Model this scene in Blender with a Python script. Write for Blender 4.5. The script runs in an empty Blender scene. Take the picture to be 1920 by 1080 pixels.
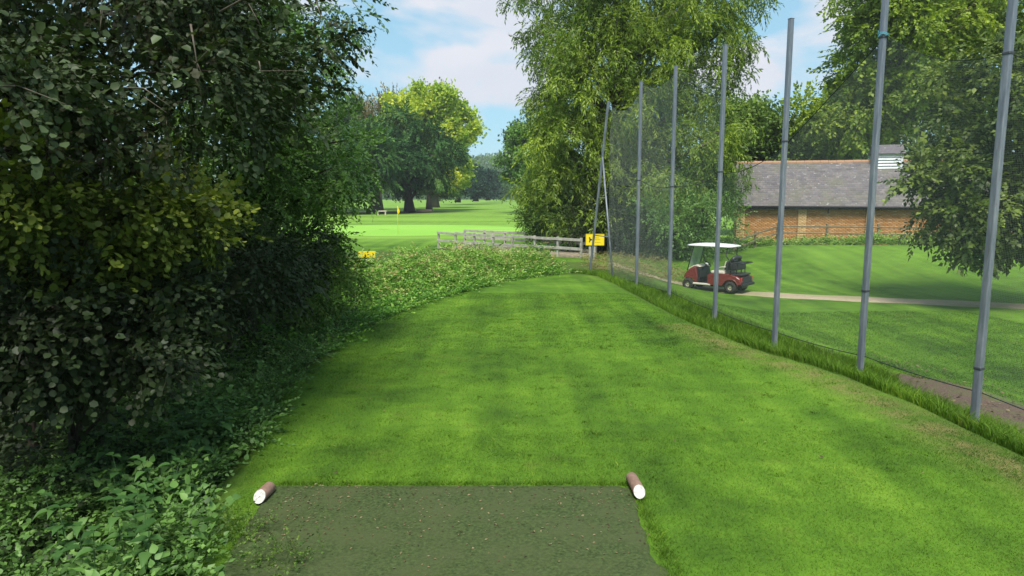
import bpy, bmesh, math, random
import numpy as np
from mathutils import Vector, Matrix

R = math.radians
scn = bpy.context.scene
COL = scn.collection

# ------------------------------------------------------------------ camera, light, exposure
CAM_Z, PITCH, FPX = 2.45, R(7.67), 1300.0
cd = bpy.data.cameras.new('camera')
cam = bpy.data.objects.new('camera', cd)
COL.objects.link(cam)
cam.location = (0, 0, CAM_Z)
cam.rotation_euler = (R(90) - PITCH, 0, 0)
cd.sensor_width = 36.0
cd.lens = 36.0 * FPX / 1920.0
cd.clip_start, cd.clip_end = 0.1, 3000
scn.camera = cam

SUN_DIR = Vector((-0.05, -0.60, 0.95)).normalized()          # towards the sun
sd = bpy.data.lights.new('sun', 'SUN')
sd.energy, sd.angle, sd.color = 2.4, R(20.0), (1.0, 0.95, 0.86)
sun = bpy.data.objects.new('sun', sd)
COL.objects.link(sun)
sun.rotation_euler = SUN_DIR.to_track_quat('Z', 'Y').to_euler()

scn.view_settings.view_transform = 'Standard'
scn.view_settings.look = 'None'
scn.view_settings.gamma = 1.0
scn.view_settings.use_curve_mapping = False
scn.view_settings.exposure = 1.25
scn.cycles.max_bounces = 8
scn.cycles.transparent_max_bounces = 24

world = bpy.data.worlds.new('World')
scn.world = world
world.use_nodes = True
wn, wl = world.node_tree.nodes, world.node_tree.links
wn.clear()
w_out = wn.new('ShaderNodeOutputWorld')
w_bg = wn.new('ShaderNodeBackground')
w_bg.inputs['Strength'].default_value = 0.10
sky = wn.new('ShaderNodeTexSky')
sky.sky_type = 'NISHITA'
sky.sun_disc = False
sky.sun_elevation = math.asin(SUN_DIR.z)
sky.sun_rotation = math.atan2(SUN_DIR.x, SUN_DIR.y)
sky.air_density, sky.dust_density, sky.ozone_density = 1.0, 0.3, 2.0
tc = wn.new('ShaderNodeTexCoord')
# clouds: fractal noise over the direction, flattened towards the horizon
sep = wn.new('ShaderNodeSeparateXYZ'); wl.new(tc.outputs['Generated'], sep.inputs[0])
mp = wn.new('ShaderNodeMapping'); wl.new(tc.outputs['Generated'], mp.inputs[0])
mp.inputs['Scale'].default_value = (1.0, 1.0, 2.3)
mp.inputs['Location'].default_value = (3.3, 1.7, 7.2)
nz = wn.new('ShaderNodeTexNoise'); wl.new(mp.outputs[0], nz.inputs['Vector'])
nz.inputs['Scale'].default_value = 4.8
nz.inputs['Detail'].default_value = 8
nz.inputs['Roughness'].default_value = 0.48
nz.inputs['Distortion'].default_value = 0.3
cr = wn.new('ShaderNodeValToRGB'); wl.new(nz.outputs['Fac'], cr.inputs[0])
cr.color_ramp.elements[0].position = 0.485
cr.color_ramp.elements[1].position = 0.60
nz2 = wn.new('ShaderNodeTexNoise'); wl.new(mp.outputs[0], nz2.inputs['Vector'])
nz2.inputs['Scale'].default_value = 7.0
nz2.inputs['Detail'].default_value = 5
cc = wn.new('ShaderNodeMixRGB'); wl.new(nz2.outputs['Fac'], cc.inputs[0])
cc.inputs[1].default_value = (2.75, 3.1, 3.6, 1)
cc.inputs[2].default_value = (3.75, 3.72, 3.95, 1)
tint = wn.new('ShaderNodeMixRGB'); tint.blend_type = 'MULTIPLY'; tint.inputs[0].default_value = 1
gam = wn.new('ShaderNodeGamma'); gam.inputs[1].default_value = 0.32
wl.new(sky.outputs[0], gam.inputs[0])
wl.new(gam.outputs[0], tint.inputs[1]); tint.inputs[2].default_value = (1.20, 1.86, 2.16, 1)
cm = wn.new('ShaderNodeMixRGB'); wl.new(cr.outputs[0], cm.inputs[0])
wl.new(tint.outputs[0], cm.inputs[1]); wl.new(cc.outputs[0], cm.inputs[2])
wl.new(cm.outputs[0], w_bg.inputs['Color'])
wl.new(w_bg.outputs[0], w_out.inputs['Surface'])

# ------------------------------------------------------------------ helpers
def at(u, v, y):
    """world point at distance y (m) that the photograph shows at pixel (u, v)"""
    a, b = (u - 960) / FPX, (540 - v) / FPX
    d = (a, math.cos(PITCH) + b * math.sin(PITCH), -math.sin(PITCH) + b * math.cos(PITCH))
    t = y / d[1]
    return (d[0] * t, y, CAM_Z + d[2] * t)

def sstep(a, b, x):
    t = np.clip((np.asarray(x, float) - a) / (b - a), 0, 1)
    return t * t * (3 - 2 * t)

def tag(o, label=None, cat=None, group=None, kind=None):
    if label: o['label'] = label
    if cat: o['category'] = cat
    if group: o['group'] = group
    if kind: o['kind'] = kind
    return o

def empty(name, loc=(0, 0, 0), rz=0.0, **k):
    o = bpy.data.objects.new(name, None)
    COL.objects.link(o)
    o.location = loc
    o.rotation_euler = (0, 0, rz)
    o.empty_display_size = 0.2
    return tag(o, **k)

def link(name, me, parent=None, loc=None):
    o = bpy.data.objects.new(name, me)
    COL.objects.link(o)
    if parent: o.parent = parent
    if loc is not None: o.location = loc
    return o

def np_mesh(name, V, Fc, mat, smooth=False, attrs=None):
    """mesh from numpy arrays; Fc is (n,3) or (n,4)"""
    V = np.ascontiguousarray(V, np.float32); Fc = np.ascontiguousarray(Fc, np.int32)
    me = bpy.data.meshes.new(name)
    n, k = Fc.shape
    me.vertices.add(len(V)); me.vertices.foreach_set('co', V.ravel())
    me.loops.add(n * k); me.loops.foreach_set('vertex_index', Fc.ravel())
    me.polygons.add(n)
    me.polygons.foreach_set('loop_start', np.arange(0, n * k, k, dtype=np.int32))
    me.polygons.foreach_set('loop_total', np.full(n, k, np.int32))
    if smooth: me.polygons.foreach_set('use_smooth', np.ones(n, bool))
    for an, av in (attrs or {}).items():
        a = me.attributes.new(an, 'FLOAT', 'POINT')
        a.data.foreach_set('value', np.ascontiguousarray(av, np.float32))
    me.materials.append(mat)
    me.update(calc_edges=True)
    return me

class MB:
    """collects simple solids into one mesh"""
    def __init__(s): s.bm = bmesh.new()
    def box(s, c, d, rot=None, bev=0.0, seg=1):
        r = bmesh.ops.create_cube(s.bm, size=1.0)
        vs = r['verts']
        M = Matrix.Translation(c) @ (rot.to_4x4() if rot is not None else Matrix.Identity(4)) @ Matrix.Diagonal((d[0], d[1], d[2], 1))
        bmesh.ops.transform(s.bm, matrix=M, verts=vs)
        if bev:
            es = list({e for v in vs for e in v.link_edges})
            bmesh.ops.bevel(s.bm, geom=es, offset=bev, segments=seg, affect='EDGES', profile=0.5)
        return s
    def beam(s, p, q, w, h, bev=0.0, roll=0.0):
        p, q = Vector(p), Vector(q); d = q - p
        rot = d.to_track_quat('Z', 'Y').to_matrix() @ Matrix.Rotation(roll, 3, 'Z')
        return s.box((p + q) / 2, (w, h, d.length), rot, bev)
    def tube(s, pts, rad, n=8, cap=True):
        pts = [Vector(p) for p in pts]
        rad = rad if hasattr(rad, '__len__') else [rad] * len(pts)
        rings = []
        ref = None
        for i, p in enumerate(pts):
            d = (pts[min(i + 1, len(pts) - 1)] - pts[max(i - 1, 0)]).normalized()
            if ref is None:
                ref = d.orthogonal().normalized()
            ref = (ref - d * ref.dot(d)).normalized()
            b = d.cross(ref)
            rings.append([s.bm.verts.new(p + (ref * math.cos(2 * math.pi * k / n) + b * math.sin(2 * math.pi * k / n)) * rad[i]) for k in range(n)])
        for a, b in zip(rings, rings[1:]):
            for k in range(n):
                f = s.bm.faces.new((a[k], a[(k + 1) % n], b[(k + 1) % n], b[k])); f.smooth = True
        if cap:
            s.bm.faces.new(rings[0][::-1]); s.bm.faces.new(rings[-1])
        return s
    def prism(s, prof, y0, y1, axis='Y'):
        """closed outline (a, b) in the XZ plane, extruded along Y"""
        A = [s.bm.verts.new((a, y0, b)) for a, b in prof]; B = [s.bm.verts.new((a, y1, b)) for a, b in prof]
        n = len(prof)
        s.bm.faces.new(A[::-1]); s.bm.faces.new(B)
        for k in range(n): s.bm.faces.new((A[k], A[(k + 1) % n], B[(k + 1) % n], B[k]))
        return s
    def quad(s, a, b, c, d):
        s.bm.faces.new([s.bm.verts.new(p) for p in (a, b, c, d)]); return s
    def mesh(s, name, mat):
        bmesh.ops.recalc_face_normals(s.bm, faces=s.bm.faces)
        me = bpy.data.meshes.new(name); s.bm.to_mesh(me); s.bm.free()
        me.materials.append(mat); return me
    def build(s, name, mat, parent=None, loc=None):
        return link(name, s.mesh(name, mat), parent, loc)

# ------------------------------------------------------------------ materials
class NT:
    def __init__(s, name):
        s.m = bpy.data.materials.new(name); s.m.use_nodes = True
        s.n, s.l = s.m.node_tree.nodes, s.m.node_tree.links
        s.n.clear(); s.out = s.n.new('ShaderNodeOutputMaterial')
    def add(s, t, props=None, **ins):
        x = s.n.new(t)
        for k, v in (props or {}).items(): setattr(x, k, v)
        for k, v in ins.items():
            key = int(k[1:]) if k[0] == 'i' and k[1:].isdigit() else k.replace('_', ' ')
            s.put(x.inputs[key], v)
        return x
    def put(s, sock, v):
        if isinstance(v, bpy.types.NodeSocket): s.l.new(v, sock)
        elif hasattr(v, 'outputs'): s.l.new(v.outputs[0], sock)
        elif isinstance(v, (tuple, list)) and len(v) == 3 and sock.type == 'RGBA': sock.default_value = (*v, 1)
        else: sock.default_value = v
    def ramp(s, fac, stops):
        x = s.n.new('ShaderNodeValToRGB'); s.put(x.inputs[0], fac)
        e = x.color_ramp.elements
        while len(e) < len(stops): e.new(0.5)
        for el, (p, c) in zip(e, stops):
            el.position = p; el.color = (*c, 1) if len(c) == 3 else c
        return x
    def mix(s, fac, a, b, blend='MIX'):
        x = s.n.new('ShaderNodeMixRGB'); x.blend_type = blend
        s.put(x.inputs[0], fac); s.put(x.inputs[1], a); s.put(x.inputs[2], b); return x
    def math(s, op, a, b=0.0, clamp=False):
        x = s.n.new('ShaderNodeMath'); x.operation = op; x.use_clamp = clamp
        s.put(x.inputs[0], a); s.put(x.inputs[1], b); return x
    def noise(s, scale, detail=4, rough=0.55, vec=None, dist=0.0):
        x = s.add('ShaderNodeTexNoise', Scale=scale, Detail=detail, Roughness=rough, Distortion=dist)
        if vec is not None: s.put(x.inputs['Vector'], vec)
        return x
    def pos(s): return s.add('ShaderNodeNewGeometry').outputs['Position']
    def attr(s, name): return s.add('ShaderNodeAttribute', {'attribute_name': name}).outputs['Fac']
    def bsdf(s, color, rough=0.6, spec=0.4, metal=0.0, bump=None, bstr=0.3, bdist=0.01, **k):
        p = s.add('ShaderNodeBsdfPrincipled', None, Base_Color=color, Roughness=rough, Metallic=metal)
        p.inputs['Specular IOR Level'].default_value = spec
        for kk, v in k.items(): s.put(p.inputs[kk.replace('_', ' ')], v)
        if bump is not None:
            b = s.add('ShaderNodeBump', Strength=bstr, Distance=bdist, Height=bump); s.l.new(b.outputs[0], p.inputs['Normal'])
        return p
    def done(s, sh): s.put(s.out.inputs['Surface'], sh); return s.m

def plain(name, col, rough=0.5, spec=0.4, metal=0.0, var=0.15, scale=6.0, bump=0.0):
    t = NT(name); p = t.add('ShaderNodeTexCoord').outputs['Object']
    n = t.noise(scale, 5, 0.6, p)
    lo = tuple(c * (1 - var) for c in col); hi = tuple(min(1, c * (1 + var)) for c in col)
    c = t.ramp(n.outputs[0], [(0.3, lo), (0.7, hi)])
    return t.done(t.bsdf(c, rough, spec, metal, n.outputs[0] if bump else None, bump))

def leaf_mat(name, stops, transl=0.28, rough=0.45, spec=0.35, gain=1.25):
    t = NT(name); a = t.attr('tint')
    c = t.ramp(a, [(i / (len(stops) - 1), s) for i, s in enumerate(stops)])
    p = t.bsdf(c, rough, spec)
    tr = t.add('ShaderNodeBsdfTranslucent', Color=t.mix(1.0, c, (gain, gain * 1.05, gain * 0.5), 'MULTIPLY'))
    m = t.add('ShaderNodeMixShader', i0=transl, i1=p, i2=tr)
    return t.done(m)

def bark_mat(name, a, b):
    t = NT(name); p = t.add('ShaderNodeTexCoord').outputs['Object']
    mpg = t.add('ShaderNodeMapping', Vector=p); mpg.inputs['Scale'].default_value = (6, 6, 1.2)
    n = t.noise(3, 6, 0.65, mpg)
    return t.done(t.bsdf(t.ramp(n.outputs[0], [(0.3, a), (0.7, b)]), 0.85, 0.2, 0, n.outputs[0], 0.8, 0.03))

def grass_color(t, blade=None):
    p = t.pos()
    n1 = t.noise(0.55, 4, 0.6, p, 0.4); n2 = t.noise(2.6, 4, 0.6, p); n3 = t.noise(0.12, 3, 0.5, p)
    f = t.math('ADD', t.math('MULTIPLY', n1.outputs[0], 0.5), t.math('MULTIPLY', n2.outputs[0], 0.3))
    sx = t.add('ShaderNodeSeparateXYZ', i0=p)
    # faint mowing stripes that run along the tee, and finer streaks across it
    st = t.noise(1.0, 3, 0.55, t.add('ShaderNodeCombineXYZ', X=t.math('MULTIPLY', sx.outputs[0], 1.7), Y=t.math('MULTIPLY', sx.outputs[1], 0.10)))
    ac = t.noise(1.0, 4, 0.6, t.add('ShaderNodeCombineXYZ', X=t.math('MULTIPLY', sx.outputs[0], 0.7), Y=t.math('MULTIPLY', sx.outputs[1], 3.0), Z=5.0))
    f = t.math('ADD', f, t.math('MULTIPLY', n3.outputs[0], 0.2))
    f = t.math('ADD', t.math('MULTIPLY', f, 0.63), t.math('ADD', t.math('MULTIPLY', st.outputs[0], 0.29), t.math('MULTIPLY', ac.outputs[0], 0.08)))
    worn = t.noise(1.3, 5, 0.7, p, 0.3)
    return t.mix(t.ramp(worn.outputs[0], [(0.58, (0, 0, 0)), (0.74, (0.5, 0.5, 0.5))]), t.ramp(f, [(0.38, (0.034, 0.080, 0.008)), (0.45, (0.064, 0.140, 0.012)), (0.53, (0.100, 0.205, 0.016)), (0.61, (0.158, 0.285, 0.026))]), (0.10, 0.105, 0.022)), p

def ground_mat():
    t = NT('lawn_ground'); c, p = grass_color(t)
    dry, rough, bare, deep = t.attr('dry'), t.attr('rough'), t.attr('bare'), t.attr('fine')
    nf = t.noise(38, 4, 0.7, p)
    # mowing bands across the far lawns
    sp = t.add('ShaderNodeSeparateXYZ', i0=p)
    band = t.noise(0.16, 2, 0.5, t.add('ShaderNodeCombineXYZ', X=t.math('MULTIPLY', sp.outputs[0], 0.22), Y=t.math('MULTIPLY', sp.outputs[1], 1.6)))
    c = t.mix(t.math('MULTIPLY', deep, t.ramp(band.outputs[0], [(0.38, (0.4, 0.4, 0.4)), (0.6, (0.95, 0.95, 0.95))])), c, (0.21, 0.37, 0.05))
    c = t.mix(t.math('MULTIPLY', rough, 0.8), c, t.ramp(nf.outputs[0], [(0.3, (0.03, 0.065, 0.012)), (0.7, (0.075, 0.12, 0.025))]))
    nd = t.noise(3.2, 4, 0.65, p)
    dm = t.math('MULTIPLY', dry, t.ramp(nd.outputs[0], [(0.38, (0.15, 0.15, 0.15)), (0.62, (1, 1, 1))]), True)
    c = t.mix(dm, c, t.ramp(nf.outputs[0], [(0.3, (0.15, 0.125, 0.045)), (0.7, (0.27, 0.22, 0.09))]))
    bm_ = t.math('MULTIPLY', bare, t.ramp(t.noise(2.0, 5, 0.7, p).outputs[0], [(0.3, (0.5, 0.5, 0.5)), (0.5, (1, 1, 1))]), True)
    c = t.mix(bm_, c, t.ramp(nf.outputs[0], [(0.3, (0.085, 0.058, 0.045)), (0.7, (0.16, 0.115, 0.09))]))
    c = t.mix(0.35, c, t.ramp(nf.outputs[0], [(0.25, (0.35, 0.35, 0.35)), (0.75, (1.35, 1.35, 1.35))]), 'MULTIPLY')
    return t.done(t.bsdf(c, 0.9, 0.15, 0, nf.outputs[0], 0.5, 0.03))

def blade_mat(name, mul=(1, 1, 1), transl=0.3):
    t = NT(name); c, p = grass_color(t); a = t.attr('tint')
    c = t.mix(1.0, c, t.ramp(a, [(0, (0.62, 0.70, 0.6)), (0.5, (1.1, 1.1, 1.0)), (0.93, (1.6, 1.45, 1.4)), (1, (2.6, 1.7, 2.8))]), 'MULTIPLY')
    c = t.mix(1.0, c, mul, 'MULTIPLY')
    b = t.bsdf(c, 0.6, 0.2)
    tr = t.add('ShaderNodeBsdfTranslucent', Color=c)
    return t.done(t.add('ShaderNodeMixShader', i0=transl, i1=b, i2=tr))

def sheet_mat(name, a, b, scale, rough=0.9, bump=0.4, c2=None):
    t = NT(name); p = t.pos()
    n = t.noise(scale, 6, 0.7, p); n2 = t.noise(scale * 0.06, 3, 0.6, p)
    c = t.ramp(n.outputs[0], [(0.3, a), (0.7, b)])
    if c2: c = t.mix(t.ramp(n2.outputs[0], [(0.4, (0, 0, 0)), (0.62, (0.8, 0.8, 0.8))]), c, c2)
    return t.done(t.bsdf(c, rough, 0.15, 0, n.outputs[0], bump, 0.01))

def net_mat(name, cover, cell=0.026):
    t = NT(name)
    fu = t.math('FRACT', t.math('DIVIDE', t.attr('nu'), cell)); fv = t.math('FRACT', t.math('DIVIDE', t.attr('nv'), cell))
    line = t.math('MAXIMUM', t.math('LESS_THAN', fu, cover), t.math('LESS_THAN', fv, cover))
    d = t.add('ShaderNodeBsdfDiffuse', Color=(0.34, 0.36, 0.34))
    d2 = t.add('ShaderNodeBsdfTranslucent', Color=(0.34, 0.36, 0.34))
    m = t.add('ShaderNodeMixShader', i0=0.4, i1=d, i2=d2)
    return t.done(t.add('ShaderNodeMixShader', i0=line, i1=t.add('ShaderNodeBsdfTransparent'), i2=m))

def island_mat(name, stops, rough=0.8, grain=30.0, bump=0.3, lichen=None):
    """colour differs from one joined piece (brick, slate) to the next"""
    t = NT(name); g = t.add('ShaderNodeNewGeometry'); r = g.outputs['Random Per Island']
    c = t.ramp(r, [(i / (len(stops) - 1), s) for i, s in enumerate(stops)])
    n = t.noise(grain, 4, 0.6, g.outputs['Position'])
    c = t.mix(0.4, c, t.ramp(n.outputs[0], [(0.3, (0.6, 0.6, 0.6)), (0.7, (1.3, 1.3, 1.3))]), 'MULTIPLY')
    if lichen:
        n2 = t.noise(5.0, 3, 0.7, g.outputs['Position']); n3 = t.noise(0.8, 4, 0.6, g.outputs['Position'])
        c = t.mix(t.ramp(n3.outputs[0], [(0.45, (0, 0, 0)), (0.65, (0.5, 0.5, 0.5))]), c, (0.17, 0.165, 0.11))
        c = t.mix(t.ramp(n2.outputs[0], [(0.64, (0, 0, 0)), (0.70, (0.9, 0.9, 0.9))]), c, lichen)
    return t.done(t.bsdf(c, rough, 0.25, 0, n.outputs[0], bump, 0.005))

MAT = {}
MAT['ground'] = ground_mat()
MAT['blade'] = blade_mat('mown_grass')
MAT['longblade'] = blade_mat('long_grass', (1.1, 1.05, 0.9))
MAT['mat'] = sheet_mat('artificial_turf', (0.019, 0.033, 0.010), (0.088, 0.124, 0.042), 40, 0.95, 0.9, (0.070, 0.088, 0.034))
MAT['path'] = sheet_mat('gravel_path', (0.30, 0.24, 0.16), (0.46, 0.38, 0.27), 9, 0.95, 0.5, (0.26, 0.25, 0.12))
MAT['green'] = sheet_mat('putting_turf', (0.225, 0.43, 0.06), (0.26, 0.47, 0.075), 1.2, 0.9, 0.05, (0.20, 0.41, 0.05))
MAT['wood'] = plain('weathered_wood', (0.36, 0.34, 0.29), 0.85, 0.15, 0, 0.3, 5, 0.3)
MAT['deck'] = plain('deck_wood', (0.30, 0.25, 0.18), 0.85, 0.15, 0, 0.3, 5, 0.3)
MAT['oldwood'] = plain('old_fence_wood', (0.20, 0.17, 0.11), 0.9, 0.1, 0, 0.3, 5, 0.3)
ts = NT('galvanised_steel'); tp = ts.add('ShaderNodeTexCoord').outputs['Object']
tm = ts.add('ShaderNodeMapping', Vector=tp); tm.inputs['Scale'].default_value = (9, 9, 1.1)
tn1, tn2 = ts.noise(1.6, 5, 0.65, tm), ts.noise(3.0, 5, 0.75, tm)
tcol = ts.ramp(tn1.outputs[0], [(0.3, (0.13, 0.15, 0.185)), (0.5, (0.19, 0.21, 0.25)), (0.72, (0.29, 0.31, 0.34))])
tcol = ts.mix(ts.ramp(tn2.outputs[0], [(0.60, (0, 0, 0)), (0.70, (0.75, 0.75, 0.75))]), tcol, (0.15, 0.10, 0.07))
MAT['steel'] = ts.done(ts.bsdf(tcol, ts.ramp(tn1.outputs[0], [(0.3, (0.35, 0.35, 0.35)), (0.7, (0.6, 0.6, 0.6))]), 0.5, 0.3, tn2.outputs[0], 0.2, 0.005))
MAT['darksteel'] = plain('dull_steel', (0.07, 0.075, 0.085), 0.5, 0.4, 0.3)
MAT['rope'] = plain('dark_rope', (0.035, 0.045, 0.045), 0.9, 0.1)
MAT['twine'] = plain('blue_twine', (0.10, 0.33, 0.42), 0.8, 0.2)
MAT['net'] = net_mat('netting', 0.066, 0.021)
MAT['netdense'] = net_mat('bunched_netting', 0.14)
MAT['yellow'] = plain('yellow_paint', (0.80, 0.60, 0.012), 0.45, 0.4, 0, 0.05)
MAT['yellowink'] = plain('faded_ink', (0.42, 0.30, 0.02), 0.6, 0.3)
MAT['black'] = plain('black_plastic', (0.018, 0.018, 0.02), 0.5, 0.4)
MAT['blackvinyl'] = plain('black_vinyl', (0.028, 0.028, 0.033), 0.35, 0.5)
MAT['rubber'] = plain('tyre_rubber', (0.035, 0.033, 0.03), 0.85, 0.2)
MAT['rim'] = plain('cream_rim', (0.62, 0.56, 0.38), 0.4, 0.5)
MAT['red'] = plain('red_body_paint', (0.165, 0.028, 0.024), 0.28, 0.5, 0, 0.12, 4)
MAT['redlight'] = plain('tail_lamp_red', (0.50, 0.02, 0.03), 0.15, 0.6)
MAT['white'] = plain('white_roof_plastic', (0.80, 0.80, 0.80), 0.35, 0.5, 0, 0.04)
MAT['cream'] = plain('cream_vinyl', (0.62, 0.58, 0.48), 0.45, 0.4, 0, 0.08)
MAT['whitepaint'] = plain('white_paint', (0.56, 0.55, 0.50), 0.75, 0.2, 0, 0.35, 45, 0.2)
MAT['markerwood'] = plain('brown_marker_wood', (0.25, 0.155, 0.115), 0.75, 0.25, 0, 0.25, 20, 0.2)
MAT['louver'] = plain('white_louvre_paint', (0.72, 0.73, 0.75), 0.6, 0.3, 0, 0.06)
MAT['fascia'] = plain('dark_gutter', (0.03, 0.025, 0.03), 0.5, 0.4)
MAT['brick'] = island_mat('orange_brick', [(0.47, 0.21, 0.065), (0.60, 0.30, 0.10), (0.54, 0.25, 0.085), (0.66, 0.36, 0.145), (0.49, 0.23, 0.08), (0.68, 0.43, 0.23)])
MAT['palebrick'] = island_mat('pale_orange_brick', [(0.66, 0.42, 0.18), (0.74, 0.50, 0.24), (0.70, 0.46, 0.20)])
MAT['mortar'] = plain('mortar', (0.36, 0.24, 0.13), 0.95, 0.1)
MAT['slate'] = island_mat('grey_slate', [(0.12, 0.105, 0.115), (0.175, 0.155, 0.165), (0.14, 0.125, 0.14), (0.21, 0.185, 0.19), (0.15, 0.13, 0.135)], 0.75, 9, 0.3, (0.50, 0.49, 0.45))
MAT['ridge'] = island_mat('terracotta_ridge', [(0.42, 0.24, 0.13), (0.50, 0.32, 0.20), (0.36, 0.20, 0.12)])
MAT['stone'] = plain('pale_bench_stone', (0.50, 0.44, 0.34), 0.9, 0.2)
MAT['bark'] = bark_mat('dark_bark', (0.025, 0.02, 0.016), (0.075, 0.06, 0.045))
MAT['barkgrey'] = bark_mat('grey_bark', (0.09, 0.075, 0.06), (0.20, 0.17, 0.135))
MAT['twig'] = plain('twig', (0.05, 0.04, 0.025), 0.9, 0.1)
MAT['litter'] = leaf_mat('fallen_leaf', [(0.035, 0.026, 0.012), (0.12, 0.09, 0.042), (0.26, 0.20, 0.11)], 0.1, 0.7)
tg = NT('windscreen_glass')
MAT['glass'] = tg.done(tg.add('ShaderNodeMixShader', i0=0.45, i1=tg.add('ShaderNodeBsdfTransparent', Color=(0.80, 0.92, 0.84)), i2=tg.bsdf((0.42, 0.52, 0.44), 0.15, 0.5)))

LF = {}
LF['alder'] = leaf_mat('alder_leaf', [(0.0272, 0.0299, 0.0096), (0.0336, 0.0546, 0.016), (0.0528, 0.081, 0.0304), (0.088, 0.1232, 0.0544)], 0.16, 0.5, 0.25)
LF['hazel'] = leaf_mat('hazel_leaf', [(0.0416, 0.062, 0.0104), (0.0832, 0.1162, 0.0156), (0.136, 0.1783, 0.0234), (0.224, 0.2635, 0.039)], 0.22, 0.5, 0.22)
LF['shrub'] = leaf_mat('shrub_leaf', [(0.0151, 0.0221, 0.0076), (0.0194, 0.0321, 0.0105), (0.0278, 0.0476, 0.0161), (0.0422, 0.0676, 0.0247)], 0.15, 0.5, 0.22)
LF['elm'] = leaf_mat('elm_leaf', [(0.0338, 0.0702, 0.0143), (0.0641, 0.1317, 0.0229), (0.1046, 0.2106, 0.0358), (0.1688, 0.2984, 0.0572)], 0.25, 0.45, 0.3)
LF['nettle'] = leaf_mat('nettle_leaf', [(0.034, 0.0878, 0.023), (0.059, 0.1405, 0.0355), (0.0963, 0.199, 0.0488)], 0.25, 0.5, 0.3)
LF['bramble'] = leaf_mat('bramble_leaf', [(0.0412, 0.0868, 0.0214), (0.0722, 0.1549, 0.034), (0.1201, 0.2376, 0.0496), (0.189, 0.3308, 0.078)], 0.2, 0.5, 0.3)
LF['meadow'] = leaf_mat('meadow_leaf', [(0.0409, 0.1147, 0.0141), (0.0877, 0.2293, 0.0258), (0.1636, 0.3363, 0.041), (0.2921, 0.4433, 0.0821), (0.4206, 0.4892, 0.1643)], 0.25, 0.6, 0.2)
LF['straw'] = leaf_mat('seeding_straw', [(0.24, 0.24, 0.07), (0.36, 0.31, 0.12), (0.44, 0.34, 0.18)], 0.2, 0.8, 0.1)
LF['willow'] = leaf_mat('willow_leaf', [(0.0717, 0.1254, 0.0145), (0.1434, 0.2213, 0.0218), (0.2217, 0.3097, 0.0315), (0.3129, 0.4057, 0.0484)], 0.3, 0.5, 0.3)
LF['lime'] = leaf_mat('lime_leaf', [(0.0791, 0.1401, 0.0169), (0.158, 0.2386, 0.0254), (0.245, 0.3374, 0.0366), (0.3478, 0.4364, 0.0537)], 0.3, 0.5, 0.3)
LF['sycamore'] = leaf_mat('sycamore_leaf', [(0.035, 0.0605, 0.0142), (0.0716, 0.1147, 0.0198), (0.1274, 0.1833, 0.0312), (0.2071, 0.2708, 0.0425)], 0.25, 0.45, 0.3)
LF['yellow'] = leaf_mat('yellowing_leaf', [(0.17, 0.2851, 0.0363), (0.2975, 0.4277, 0.0436), (0.4534, 0.5417, 0.0581), (0.6234, 0.6273, 0.0653)], 0.3, 0.6, 0.2)
LF['cedar'] = leaf_mat('cypress_spray', [(0.0119, 0.0449, 0.0147), (0.0255, 0.0847, 0.0209), (0.0509, 0.1346, 0.0257), (0.0935, 0.1795, 0.0307)], 0.12, 0.6, 0.2)
LF['brown'] = leaf_mat('browning_leaf', [(0.1404, 0.1144, 0.052), (0.2496, 0.1859, 0.091), (0.234, 0.2431, 0.065), (0.3744, 0.2717, 0.143)], 0.2, 0.6, 0.2)
LF['spruce'] = leaf_mat('dark_conifer', [(0.010, 0.038, 0.026), (0.022, 0.065, 0.036), (0.04, 0.095, 0.045)], 0.1, 0.6, 0.2)
LF['mid'] = leaf_mat('mid_green_leaf', [(0.042, 0.09, 0.018), (0.078, 0.15, 0.0264), (0.132, 0.216, 0.036), (0.18, 0.264, 0.048)], 0.25, 0.6, 0.2)
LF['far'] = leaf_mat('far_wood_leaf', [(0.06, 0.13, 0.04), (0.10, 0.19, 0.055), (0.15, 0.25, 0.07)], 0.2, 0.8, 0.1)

# ------------------------------------------------------------------ terrain
TEE = np.array([(-2.0, -6), (-1.9, 3), (-1.94, 4.2), (-2.26, 5.85), (-2.77, 8.43), (-2.8, 13.27), (-1.79, 17.73), (-0.18, 22.2), (1.2, 24.2), (2.3, 25.3), (2.8, 24.3),
                (3.01, 21.8), (3.36, 14.86), (3.84, 11.1), (4.43, 9.35), (4.67, 7.94), (4.75, 6.09), (5.0, 3.0), (5.2, -6)])

def tee_dist(x, y):
    """signed distance to the edge of the tee, positive outside"""
    x, y = np.asarray(x, float), np.asarray(y, float)
    best = np.full(x.shape, 1e9); inside = np.zeros(x.shape, bool)
    n = len(TEE)
    for i in range(n):
        ax, ay = TEE[i]; bx, by = TEE[(i + 1) % n]
        dx, dy = bx - ax, by - ay
        t = np.clip(((x - ax) * dx + (y - ay) * dy) / (dx * dx + dy * dy), 0, 1)
        best = np.minimum(best, np.hypot(x - ax - t * dx, y - ay - t * dy))
        cr_ = ((ay > y) != (by > y)) & (x < dx * (y - ay) / (dy if abs(dy) > 1e-9 else 1e-9) + ax)
        inside ^= cr_
    return np.where(inside, -best, best)

def pole_x(y): return 5.95 - 0.135 * (np.asarray(y, float) - 8.4)

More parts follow.
